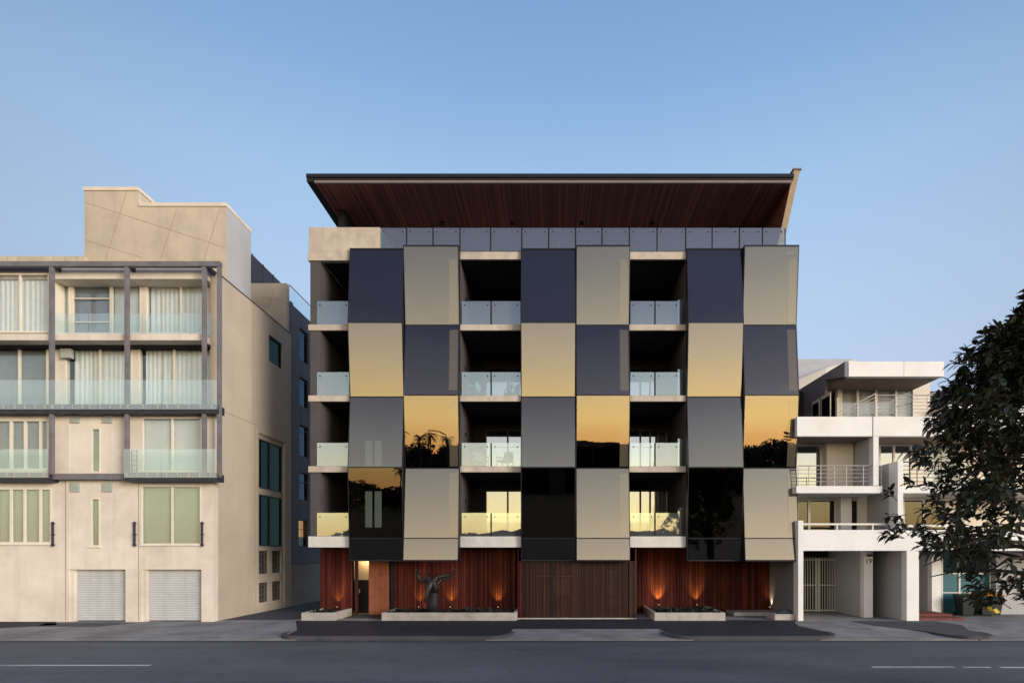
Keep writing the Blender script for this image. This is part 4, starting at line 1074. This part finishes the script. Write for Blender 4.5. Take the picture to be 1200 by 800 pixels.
# level 2 slab band
B(tx(933.5), tx(1034.5), yr+0.02, yq-0.003, tz(577.5), tz(569)).build('balcony', M['white'], TH, bevel=0.01)
B(tx(1052), xR, yr+0.02, yq-0.003, tz(577.5), tz(569)).build('balcony', M['white'], TH, bevel=0.01)
# level 3 parapet
B(tx(934), tx(1022.3), yr+0.0, yr+0.22, tz(511), tz(488)).build('roof_parapet', M['white'], TH, bevel=0.01)
B(tx(1023), xR, yr-0.02, yr+0.22, tz(511), tz(488)).build('roof_parapet', M['white'], TH, bevel=0.01)
B(tx(934), xR, yr+0.222, 6, tz(511)+0.01, tz(505)).build('floor_slab', M['brownsoffit'], TH)
# party fins
B(tx(1023.3), tx(1029.5), yr-0.01, yr+0.3, tz(568.5), tz(511)-0.003).build('pier', M['white'], TH)
B(tx(1023.4), tx(1023.4)+0.18, yr+0.302, yq-0.003, tz(568.5), tz(511)+0.005).build('partition_wall', M['whitegrey'], TH)
xf = tx(1046)
B(xf, tx(1052.3), yr-0.35, yr+0.25, tz(619), tz(541.5)).build('pier', M['white'], TH)
B(xf+0.002, xf+0.2, yr+0.252, yq-0.003, tz(619), tz(541.5)).build('partition_wall', M['whitegrey'], TH)
B(tx(989), tx(1022), yq-0.45, yq-0.003, tz(568.5), tz(511)+0.005).build('pilaster', M['warmwall'], TH)
B(tx(1006.5), tx(1020), yq-0.45, yq-0.003, tz(620), tz(577.5)-0.003).build('pilaster', M['white'], TH)
# railings
def railing(u0, u1, vt, vb, d, rows_, posts, name='railing', m='rail', r_=0.018):
    g_ = MB(); y0 = Y(d); x0, x1 = X(u0, d), X(u1, d)
    for i in range(rows_):
        z = Z(vt + (vb-vt)*i/rows_, d); g_.tube([(x0, y0, z), (x1, y0, z)], r_*1.4 if i == 0 else r_*0.75, 6)
    for u in posts: g_.tube([(X(u, d), y0+0.02, Z(vb, d)), (X(u, d), y0+0.02, Z(vt, d))], r_, 6)
    return g_.build(name, M[m], TH)
railing(935, 1033.5, 545.5, 568.5, 23.2, 5, [935.5, 948, 962, 978, 992, 1012, 1033])
railing(1052.5, 1150, 541, 568.5, 23.2, 6, [1053, 1075, 1100, 1125], m='iron')
g_ = MB(); x0, x1 = tx(942), tx(1062)
g_.box(x0, x1, yr+0.08, yr+0.15, tz(614.8), tz(612.6))
for u in (982.5, 1024.5, 1062): g_.box(tx(u)-0.03, tx(u)+0.03, yr+0.09, yr+0.14, tz(620.3), tz(614.8))
g_.box(tx(1066), xR-1, yr+0.08, yr+0.15, tz(617), tz(614.6)); g_.build('railing', M['whitemetal'], TH)
# top storey
dtp = 25.6; ytp = Y(dtp)
def ux(u): return X(u, dtp)
def uz(v): return Z(v, dtp)
zt0 = tz(505)
wt = [(ux(985), ux(1071.5), zt0+0.05, uz(454))]
w = MB(); wall_holes(w, ux(982), ux(1090), zt0, uz(447), ytp, ytp+0.25, wt); w.build('top_wall', M['warmwall'], TH)
window(TH, *wt[0], ytp, [ux(1005.5), ux(1027.5), ux(1050.5)], fw=0.075, frame='whitemetal', gl='winglass', back='midblind')
# canopy fascia
dc = 23.6; yc = Y(dc); zc0, zc1 = Z(441, dc), Z(423.3, dc)
B(X(994.5, dc), X(1106.5, dc), yc, yc+0.25, zc0, zc1).build('canopy_fascia', M['white'], TH, bevel=0.01)
B(X(994.5, dc)+0.01, X(1106.5, dc)-0.01, yc+0.252, 8, zc0+0.02, zc1-0.05).build('canopy_roof', M['brownsoffit'], TH)
for u in (1055,): B(X(1059, dc), X(1059, dc)+0.02, yc-0.003, yc-0.001, zc0, zc1).build('fascia_joint', M['whitegrey'], TH)
# raked side wall on the left, facing the main building
xs = X(994.5, dc)+0.002
def sd(u): return xs*F/(u-650.0)
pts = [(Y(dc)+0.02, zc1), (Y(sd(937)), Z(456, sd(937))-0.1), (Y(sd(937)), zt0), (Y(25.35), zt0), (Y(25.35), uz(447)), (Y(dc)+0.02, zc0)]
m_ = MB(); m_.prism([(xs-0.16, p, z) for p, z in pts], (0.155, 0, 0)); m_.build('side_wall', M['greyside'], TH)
y0, y1 = Y(25.8), Y(28.3)
sw = MB()
for (a, b) in ((Y(sd(978)), Y(sd(967))), (Y(sd(965)), Y(sd(956)))):
    o = MB().box(xs-0.19, xs-0.163, a, b, zt0+0.1, Z(462 if a < Y(27) else 470, sd(972))).build('side_window', M['creamframe'], TH)
    B(xs-0.2, xs-0.192, a+0.08, b-0.08, zt0+0.2, Z(466 if a < Y(27) else 474, sd(972))).build('pane', M['blueglass'], o)
# pale metal roof further back and stair house
rp = MB(); rp.hexa([(X(925, 30), Y(30), Z(470, 30)), (X(968, 30), Y(30), Z(455, 30)), (X(1002, 33), Y(33), Z(452, 33)), (X(920, 33), Y(33), Z(452, 33)),
                    (X(925, 30), Y(30), Z(449, 30)), (X(968, 30), Y(30), Z(431, 30)), (X(1002, 33), Y(33), Z(420.5, 33)), (X(925, 33), Y(33), Z(420.5, 33))])
rp.build('rear_roof', M['roofmetal'], TH)
# top railings and stair rail
railing(1026, 1108, 463, 487, 24.0, 6, [1026.5, 1055, 1087, 1106])
sr = MB(); ys_ = Y(23.9)
for i in range(6):
    sr.tube([(X(981, 23.9), ys_, Z(484+i*3.6, 23.9)), (X(1026, 23.9), ys_, Z(461+i*4.2, 23.9))], 0.018 if i else 0.03, 6)
sr.tube([(X(1026, 23.9), ys_, Z(461, 23.9)), (X(1026, 23.9), ys_, Z(488, 23.9))], 0.025, 6); sr.tube([(X(981, 23.9), ys_, Z(466, 23.9)), (X(981, 23.9), ys_, Z(488, 23.9))], 0.025, 6)
sr.build('stair_rail', M['rail'], TH)
s2 = MB(); y2 = Y(24.6)
s2.tube([(X(1042, 24.6), y2, Z(487, 24.6)), (X(1042, 24.6), y2, Z(480, 24.6)), (X(1070, 24.6), y2, Z(468, 24.6))], 0.022, 6)
s2.tube([(X(1087, 24.6), y2, Z(463, 24.6)), (X(1108, 24.6), y2, Z(455, 24.6)), (X(1140, 24.6), y2, Z(443, 24.6))], 0.028, 6)
s2.build('stair_rail', M['rail'], TH)
# neighbour volume continuing to the right of the terrace
B(X(1112, 25), xR, Y(25), 8, zt0+0.002, Z(474, 25)).build('terrace_block', M['white'], TH)
B(ux(1090)+0.01, xR, 7.9, 8, 0, zt0).build('rear_wall', M['room'], TH)

# ================================================================= BINS
def bin_(u, d, w_, label, lidmat, h=0.95):
    x, y = X(u, d), Y(d)
    r = thing('wheelie_bin', (x, y, 0.0), label, 'bin', 'wheelie bins by the teal garage door')
    m = MB(); m.hexa([(x-w_*0.40, y-0.24, 0.06), (x+w_*0.40, y-0.24, 0.06), (x+w_*0.40, y+0.2, 0.06), (x-w_*0.40, y+0.2, 0.06),
                      (x-w_*0.5, y-0.32, h-0.06), (x+w_*0.5, y-0.32, h-0.06), (x+w_*0.5, y+0.28, h-0.06), (x-w_*0.5, y+0.28, h-0.06)])
    m.build('body', M['binbody'], r, bevel=0.02)
    l = MB(); l.hexa([(x-w_*0.53, y-0.36, h-0.055), (x+w_*0.53, y-0.36, h-0.055), (x+w_*0.53, y+0.32, h-0.055), (x-w_*0.53, y+0.32, h-0.055),
                      (x-w_*0.46, y-0.30, h+0.02), (x+w_*0.46, y-0.30, h+0.02), (x+w_*0.48, y+0.30, h+0.07), (x-w_*0.48, y+0.30, h+0.07)])
    l.build('lid', M[lidmat], r, bevel=0.02)
    for s_ in (-1, 1): MB().tube([(x+s_*w_*0.40, y+0.22, 0.10), (x+s_*w_*0.47, y+0.22, 0.10)], 0.10, 14).build('wheel', M['iron'], r)
    MB().tube([(x-w_*0.4, y+0.38, h-0.02), (x+w_*0.4, y+0.38, h-0.02)], 0.02, 8).build('handle', M['binbody'], r)
    return r
bin_(1130, 24.9, 0.62, 'all black wheelie bin in front of the teal garage door', 'binbody', 0.92)
bin_(1157, 25.0, 1.05, 'wide wheelie bin with an orange yellow lid beside the all black bin', 'binlid', 1.0)

# ================================================================= FIG TREE IN THE FOREGROUND
TR = thing('fig_tree', (10.45, Y(10.8), 0), 'dark leafy fig tree in the right foreground hiding part of the white townhouse', 'tree')
tc = Vector((10.05, Y(10.8), 0))
prof = [(1.5, 1.1), (1.9, 2.0), (2.3, 2.7), (3.0, 3.15), (3.7, 3.36), (4.3, 3.25), (5.0, 2.95), (6.0, 2.35), (6.7, 1.95), (7.3, 1.4), (7.9, 0.9), (8.4, 0.4)]
def crown_r(z):
    for (a, ra), (b, rb_) in zip(prof[:-1], prof[1:]):
        if a <= z <= b: return ra + (rb_-ra)*(z-a)/(b-a)
    return 0.1
tk = MB(); base = Vector((10.45, Y(10.8), -0.05))
tk.tube([base, base+Vector((0, 0, 0.4)), base+Vector((-0.05, 0, 1.4)), base+Vector((-0.12, 0.05, 2.6)), base+Vector((-0.2, 0, 4.2)), base+Vector((-0.25, 0, 6.2)), base+Vector((-0.3,0,7.9))], [0.40, 0.28, 0.23, 0.20, 0.15, 0.09, 0.02], 12)
rnd = random.Random(21)
for i in range(30):
    z0 = rnd.uniform(1.7, 6.3); a = rnd.uniform(0, 2*math.pi) if i > 13 else rnd.uniform(math.pi*0.8, math.pi*1.2)
    zz = min(8.3, z0+rnd.uniform(-0.4, 0.9)); rr_ = crown_r(zz)*rnd.uniform(0.7, 0.93)
    p0 = Vector((10.3, tc.y, z0)); p3 = Vector((tc.x+math.cos(a)*rr_, tc.y+math.sin(a)*rr_*0.5, zz))
    p1 = p0.lerp(p3, 0.35)+Vector((0, 0, 0.45)); p2 = p0.lerp(p3, 0.7)+Vector((rnd.uniform(-0.3, 0.3), rnd.uniform(-0.2, 0.2), 0.35))
    tk.tube([p0, p1, p2, p3], [0.07, 0.048, 0.028, 0.008], 6)
tk.build('trunk', M['bark'], TR, smooth=True)
cr = MB(); tw = MB()
def leaf(p, d_, up, L, w_):
    s_ = d_.cross(up).normalized(); n = s_.cross(d_)
    fold = n * (w_*0.35)
    droop = Vector((0, 0, -1)) * L*0.16
    a = p; b1 = p + d_*L*0.35 + s_*w_ + fold; b2 = p + d_*L*0.35 - s_*w_ + fold; c1 = p + d_*L*0.72 + s_*w_*0.8 + fold*0.8 + droop*0.4; c2 = p + d_*L*0.72 - s_*w_*0.8 + fold*0.8 + droop*0.4
    m1 = p + d_*L*0.35; m2 = p + d_*L*0.72 + droop*0.4; t = p + d_*L + droop
    cr.add([a, b1, m1, b2, c1, m2, c2, t], [(0,1,2),(0,2,3),(1,4,5,2),(2,5,6,3),(4,7,5),(5,7,6)])
cnt = 0; tries = 0
while cnt < 1800 and tries < 90000:
    tries += 1
    z = rnd.uniform(1.5, 8.35); rr_ = crown_r(z); a = rnd.uniform(0, 2*math.pi); rr_ *= 0.55 if math.cos(a) > 0.3 else 1.0
    q = math.sqrt(rnd.uniform(0.10, 1.0))
    p = Vector((tc.x + math.cos(a)*rr_*q, tc.y + math.sin(a)*rr_*q*0.8, z))
    nv = noise.noise(p*0.8) + 0.5*noise.noise(p*1.9)
    if nv < -0.02 - (0.22 if q < 0.7 else 0.0): continue
    if p.z < 4.3 and noise.noise(p*1.0+Vector((5, 2, 0))) < (0.02 if p.x > 7.7 else -0.24): continue
    rr2 = 1 + 0.16*noise.noise(Vector((math.cos(a)*1.6, math.sin(a)*1.6, z*0.9))) 
    p.x = tc.x + (p.x-tc.x)*rr2; p.y = tc.y + (p.y-tc.y)*rr2
    cnt += 1
    out = (p - Vector((tc.x, tc.y, z-1.0))).normalized()
    tdir = (out + Vector((rnd.uniform(-.6, .6), rnd.uniform(-.6, .6), rnd.uniform(-.5, .5)))).normalized()
    L = rnd.uniform(0.22, 0.46); p0 = p - tdir*L
    tw.tube([p0, p0.lerp(p, 0.5)+Vector((0, 0, -0.01)), p], [0.009, 0.006, 0.004], 4)
    n = rnd.randint(7, 12)
    for i in range(n):
        f_ = 0.25 + 0.75*(i+1)/n; b_ = p0.lerp(p, f_); ang = i*2.4 + rnd.uniform(-.3, .3)
        s1 = tdir.cross(Vector((0.13, 0.2, 1))).normalized(); s2 = tdir.cross(s1)
        sd_ = (s1*math.cos(ang) + s2*math.sin(ang))
        dd = (tdir*rnd.uniform(0.35, 1.0) + sd_*rnd.uniform(0.6, 1.0) + Vector((0, 0, -0.28))).normalized()
        leaf(b_, dd, Vector((rnd.uniform(-.4,.4), rnd.uniform(-.4,.4), 1)), rnd.uniform(0.16, 0.28), rnd.uniform(0.034, 0.058))
cr.build('crown', M['figleaf'], TR)
tw.build('twigs', M['bark'], TR)
yl_ = MB()
def yleaf(u, v, d):
    p = Vector((X(u, d), Y(d), Z(v, d)))
    for k in range(3):
        a = k*2.1; q = Vector((math.cos(a)*0.08, 0.05*math.sin(a), -0.03+0.06*math.sin(a)))
        yl_.add([p, p+q*0.6+Vector((0,0,0.045)), p+q*1.5, p+q*0.6-Vector((0,0,0.045))], [(0,1,2,3)])
yleaf(1164, 714, 9.0); yl_.build('yellow_leaves', M['yellowleaf'], TR)

# ================================================================= WHAT THE GLASS MIRRORS: THE FORESHORE BEHIND THE CAMERA
def clump(mb, c, rx, ry, rz, n, size, rnd_):
    for i in range(n):
        while True:
            q = Vector((rnd_.uniform(-1, 1), rnd_.uniform(-1, 1), rnd_.uniform(-1, 1)))
            if 0.25 < q.length < 1: break
        p = Vector((c[0]+q.x*rx, c[1]+q.y*ry, c[2]+q.z*rz))
        a = Vector((rnd_.uniform(-1, 1), rnd_.uniform(-1, 1), rnd_.uniform(-1, 1))).normalized(); b = a.cross(Vector((rnd_.uniform(-1, 1), 1, rnd_.uniform(-1, 1)))).normalized()
        s_ = size*rnd_.uniform(0.6, 1.3)
        mb.add([p+a*s_, p+b*s_*0.6, p-a*s_, p-b*s_*0.6], [(0,1,2,3)])
def round_tree(x, y, h, r, label, seed):
    rn = random.Random(seed); t = thing('foreshore_tree', (x, y, -0.25), label, 'tree', 'trees along the foreshore behind the viewer')
    MB().tube([(x, y, -0.3), (x, y, h*0.4), (x+0.2, y, h*0.7)], [0.3, 0.2, 0.08], 8).build('trunk', M['bark'], t)
    m = MB()
    for i in range(9):
        clump(m, (x+rn.uniform(-r, r)*0.6, y+rn.uniform(-r, r)*0.5, h*0.62+rn.uniform(-0.25, 0.25)*h), r*0.5, r*0.5, h*0.22, 220, 0.62, rn)
    clump(m, (x, y, h*0.3), r*0.9, r*0.8, h*0.3, 600, 0.75, rn)
    m.build('crown', M['farleaf'], t)
def palm(x, y, h, label, seed):
    rn = random.Random(seed); t = thing('palm_tree', (x, y, -0.25), label, 'palm', 'palms along the foreshore behind the viewer')
    MB().tube([(x, y, -0.3), (x+0.1, y, h*0.5), (x+0.15, y, h)], [0.5, 0.36, 0.33], 8).build('trunk', M['bark'], t)
    m = MB(); top = Vector((x+0.15, y, h))
    for i in range(34):
        a = rn.uniform(0, 6.28); e = rn.uniform(-0.5, 1.25); L = rn.uniform(3.4, 4.6); pv = top
        for k in range(7):
            ee = e - k*0.24; d_ = Vector((math.cos(a)*math.cos(ee), math.sin(a)*math.cos(ee), math.sin(ee))); nx = pv + d_*L/7
            s_ = Vector((-math.sin(a), math.cos(a), 0)); wv = 0.6*(1-abs(k-3)/5)
            for sg in (-1, 1): m.add([pv, nx, nx + s_*sg*wv + Vector((0, 0, -0.34)) + d_*0.28], [(0,1,2)])
            pv = nx
    m.build('crown', M['farleaf'], t)
def pine(x, y, h, label, seed):
    rn = random.Random(seed); t = thing('norfolk_pine', (x, y, -0.25), label, 'tree')
    MB().tube([(x, y, -0.3), (x, y, h)], [0.3, 0.04], 8).build('trunk', M['bark'], t)
    m = MB()
    for i in range(9):
        z = h*(0.3+0.075*i); L = (h-z)*0.30+0.4
        for k in range(6):
            a = k*1.047+i*0.5
            for j in range(6):
                p = Vector((x+math.cos(a)*L*(j+0.5)/6, y+math.sin(a)*L*(j+0.5)/6, z+0.12*j*0.4))
                clump(m, p, 0.5, 0.5, 0.22, 6, 0.38, rn)
    m.build('crown', M['farleaf'], t)
def house(x, y, w_, d_, h, roof, label, flat=False):
    t = thing('foreshore_house', (x, y, -0.25), label, 'house', 'low buildings along the foreshore behind the viewer')
    B(x-w_/2, x+w_/2, y-d_/2, y+d_/2, -0.25, h).build('wall', M['farwall'], t)
    if flat: B(x-w_/2-0.2, x+w_/2+0.2, y-d_/2-0.2, y+d_/2+0.2, h+0.002, h+0.35).build('roof', M['farroof'], t)
    else: MB().prism([(x-w_/2-0.4, y-d_/2-0.4, h+0.002), (x+w_/2+0.4, y-d_/2-0.4, h+0.002), (x, y-d_/2-0.4, h+roof)], (0, d_+0.8, 0)).build('roof', M['farroof'], t)
    for i in range(2): B(x-w_/4+i*w_/2-0.6, x-w_/4+i*w_/2+0.6, y+d_/2+0.003, y+d_/2+0.05, 0.9, 2.2).build('window', M['pframe'], t)
MY = -250.0
def mx(u): return (u-650)/F*(23.3+250+0.4)
palm(mx(486), MY+18, 17.6, 'tallest palm mirrored at the left of the orange glass panel', 1)
palm(mx(501), MY+10, 15.6, 'slim palm mirrored second from left in the orange glass panel', 2)
palm(mx(516), MY+16, 16.4, 'palm mirrored right of centre in the orange glass panel', 3)
palm(mx(531), MY+12, 15.8, 'palm mirrored at the right edge of the orange glass panel', 4)
for i, u in enumerate(range(300, 585, 24)):
    round_tree(mx(u), MY-6+(i % 3)*4, 12.0+0.9*((i*7) % 3), 9.5, 'bushy dark foreshore tree behind the palms', 30+i)
for i, (u, w_, h) in enumerate(((590, 26, 11.5), (618, 22, 12.6), (646, 24, 11.2))):
    house(mx(u), MY, w_, 14, h, 3.0, 'low pitched roof foreshore house behind the viewer', False)
for i, (u, w_, h) in enumerate(((676, 12, 14.6), (690, 18, 12.2), (706, 13, 13.9), (722, 16, 12.7), (742, 20, 13.4))):
    house(mx(u), MY, w_, 14, h, 0, 'flat roofed foreshore building mirrored in the middle gold panel', True)
for i, u in enumerate(range(764, 1060, 20)):
    round_tree(mx(u), MY-4+(i % 3)*4, 12.4+1.1*((i*5) % 3), 8.6, 'bushy dark foreshore tree around the pine', 60+i)
pine(mx(908), MY+9, 20.5, 'tiered norfolk pine mirrored in the right hand gold panel', 5)
# street lamp mirrored in the orange panel
lx_ = (527-650)/F*(23.4+90)
SL = thing('street_lamp', (lx_, -90, -0.1), 'tall street lamp with a curved arm mirrored in the orange panel', 'street lamp')
lp = MB(); lp.tube([(lx_, -90, -0.1), (lx_, -90, 11.2), (lx_-0.2, -90, 11.9), (lx_-2.6, -90, 12.3)], [0.16, 0.13, 0.10, 0.09], 8); lp.build('pole', M['iron'], SL)
B(lx_-3.8, lx_-2.4, -90.2, -89.8, 12.2, 12.45).build('lamp_head', M['iron'], SL)

# ================================================================= SKY AND SUN
W = bpy.data.worlds.new('World'); scene.world = W; W.use_nodes = True
nt = W.node_tree; nt.nodes.clear(); N = nt.nodes.new; Lk = nt.links.new
def wm(op, a, b=0.0, clamp=False):
    m = N('ShaderNodeMath'); m.operation = op; m.use_clamp = clamp
    for i, v in enumerate((a, b)):
        if hasattr(v, 'node'): Lk(v, m.inputs[i])
        else: m.inputs[i].default_value = v
    return m.outputs[0]
tc_ = N('ShaderNodeTexCoord'); sep = N('ShaderNodeSeparateXYZ'); nv_ = N('ShaderNodeVectorMath'); nv_.operation = 'NORMALIZE'
Lk(tc_.outputs['Generated'], nv_.inputs[0]); Lk(nv_.outputs[0], sep.inputs[0])
elev = wm('MULTIPLY', wm('ARCSINE', sep.outputs['Z']), 180/math.pi/90.0, True)
hl = wm('SQRT', wm('MAXIMUM', wm('SUBTRACT', 1.0, wm('MULTIPLY', sep.outputs['Z'], sep.outputs['Z'])), 1e-4))
az = wm('DIVIDE', sep.outputs['Y'], hl)        # +1 east (ahead), -1 west (sunset, behind)
mr = N('ShaderNodeMapRange'); mr.interpolation_type = 'SMOOTHSTEP'
mr.inputs['From Min'].default_value = 0.25; mr.inputs['From Max'].default_value = -0.80
Lk(az, mr.inputs['Value'])
def wramp(stops, k=4.0):
    r = N('ShaderNodeValToRGB'); e = r.color_ramp.elements
    while len(e) < len(stops): e.new(0.5)
    for i, (p, c) in enumerate(stops):
        e[i].position = p/90.0; e[i].color = (c[0]/k, c[1]/k, c[2]/k, 1)
    Lk(elev, r.inputs['Fac']); return r.outputs['Color']
def L8(r, g, b): return lin(r, g, b)[:3]
east = wramp([(0, L8(214, 214, 226)), (8, L8(205, 215, 236)), (16, L8(191, 211, 240)), (24, L8(180, 207, 239)), (32, L8(164, 199, 235)), (40, L8(138, 175, 221)), (46, L8(124, 162, 211)), (60, (0.30, 0.45, 0.80)), (90, (0.55, 0.70, 1.05))])
west = wramp([(0, (2.6, 1.15, 0.35)), (1.5, (2.9, 1.70, 0.62)), (4, (3.3, 2.52, 1.05)), (7, (2.8, 2.36, 1.36)), (10.5, (2.05, 1.90, 1.55)), (14, (1.50, 1.52, 1.42)), (18, (1.0, 1.10, 1.18)), (21, (0.74, 0.86, 1.02)), (25.5, (0.40, 0.45, 0.64)), (32, (0.165, 0.205, 0.40)), (40, (0.135, 0.175, 0.37)), (47, (0.26, 0.36, 0.70)), (62, (0.55, 0.70, 1.05)), (90, (0.55, 0.70, 1.05))])
mr2 = N('ShaderNodeMapRange'); mr2.interpolation_type = 'SMOOTHSTEP'      # sky deepens to the north and south
mr2.inputs['From Min'].default_value = 0.45; mr2.inputs['From Max'].default_value = 1.0; mr2.inputs['To Min'].default_value = 0.70
Lk(az, mr2.inputs['Value'])
em = N('ShaderNodeMixRGB'); em.blend_type = 'MULTIPLY'; em.inputs[0].default_value = 1.0; Lk(east, em.inputs[1]); Lk(mr2.outputs[0], em.inputs[2])
mr3 = N('ShaderNodeMapRange'); mr3.inputs['From Min'].default_value = -0.5; mr3.inputs['From Max'].default_value = 0.5   # glow is stronger towards the sun
mr3.inputs['To Min'].default_value = 0.80; mr3.inputs['To Max'].default_value = 1.14
Lk(wm('DIVIDE', sep.outputs['X'], hl), mr3.inputs['Value'])
wmx = N('ShaderNodeMixRGB'); wmx.blend_type = 'MULTIPLY'; wmx.inputs[0].default_value = 1.0; Lk(west, wmx.inputs[1]); Lk(mr3.outputs[0], wmx.inputs[2])
mxn = N('ShaderNodeMixRGB'); Lk(mr.outputs[0], mxn.inputs[0]); Lk(em.outputs[0], mxn.inputs[1]); Lk(wmx.outputs[0], mxn.inputs[2])
sky = N('ShaderNodeTexSky'); sky.sky_type = 'NISHITA'; sky.sun_disc = False
SUN_EL, SUN_AZ = 10.0, 54.0          # degrees above the horizon; degrees to the right of straight behind the camera
sky.sun_elevation = R(SUN_EL); sky.sun_rotation = R(180 - SUN_AZ); sky.air_density = 1.0; sky.dust_density = 1.0
b1_ = N('ShaderNodeBackground'); b2_ = N('ShaderNodeBackground'); ad = N('ShaderNodeAddShader'); wo = N('ShaderNodeOutputWorld')
Lk(mxn.outputs[0], b1_.inputs['Color']); b1_.inputs['Strength'].default_value = 4.0
Lk(sky.outputs[0], b2_.inputs['Color']); b2_.inputs['Strength'].default_value = 0.004
Lk(b1_.outputs[0], ad.inputs[0]); Lk(b2_.outputs[0], ad.inputs[1]); Lk(ad.outputs[0], wo.inputs['Surface'])
sv = Vector((math.sin(R(SUN_AZ))*math.cos(R(SUN_EL)), -math.cos(R(SUN_AZ))*math.cos(R(SUN_EL)), math.sin(R(SUN_EL))))
sl_ = bpy.data.lights.new('sun', 'SUN'); sl_.energy = 3.5; sl_.angle = R(24); sl_.color = (1.0, 0.91, 0.82)
so = bpy.data.objects.new('sun', sl_); COL.objects.link(so); so.rotation_euler = (-sv).to_track_quat('-Z', 'Y').to_euler(); so.location = (20, -40, 30)

# ================================================================= CAMERA
cam = bpy.data.cameras.new('camera'); co_ = bpy.data.objects.new('camera', cam); COL.objects.link(co_)
co_.location = (0, -D, H); co_.rotation_euler = (R(90), 0, 0)
cam.sensor_width = 36; cam.lens = F/1200*36; cam.shift_x = -50/1200; cam.shift_y = 248/1200; cam.clip_end = 3000; cam.clip_start = 0.05
scene.camera = co_
scene.render.engine = 'CYCLES'
scene.cycles.max_bounces = 8; scene.cycles.transparent_max_bounces = 24; scene.cycles.glossy_bounces = 5
scene.cycles.sample_clamp_indirect = 6.0
scene.view_settings.view_transform = 'Standard'; scene.view_settings.look = 'None'; scene.view_settings.exposure = 0.0; scene.view_settings.gamma = 1.0
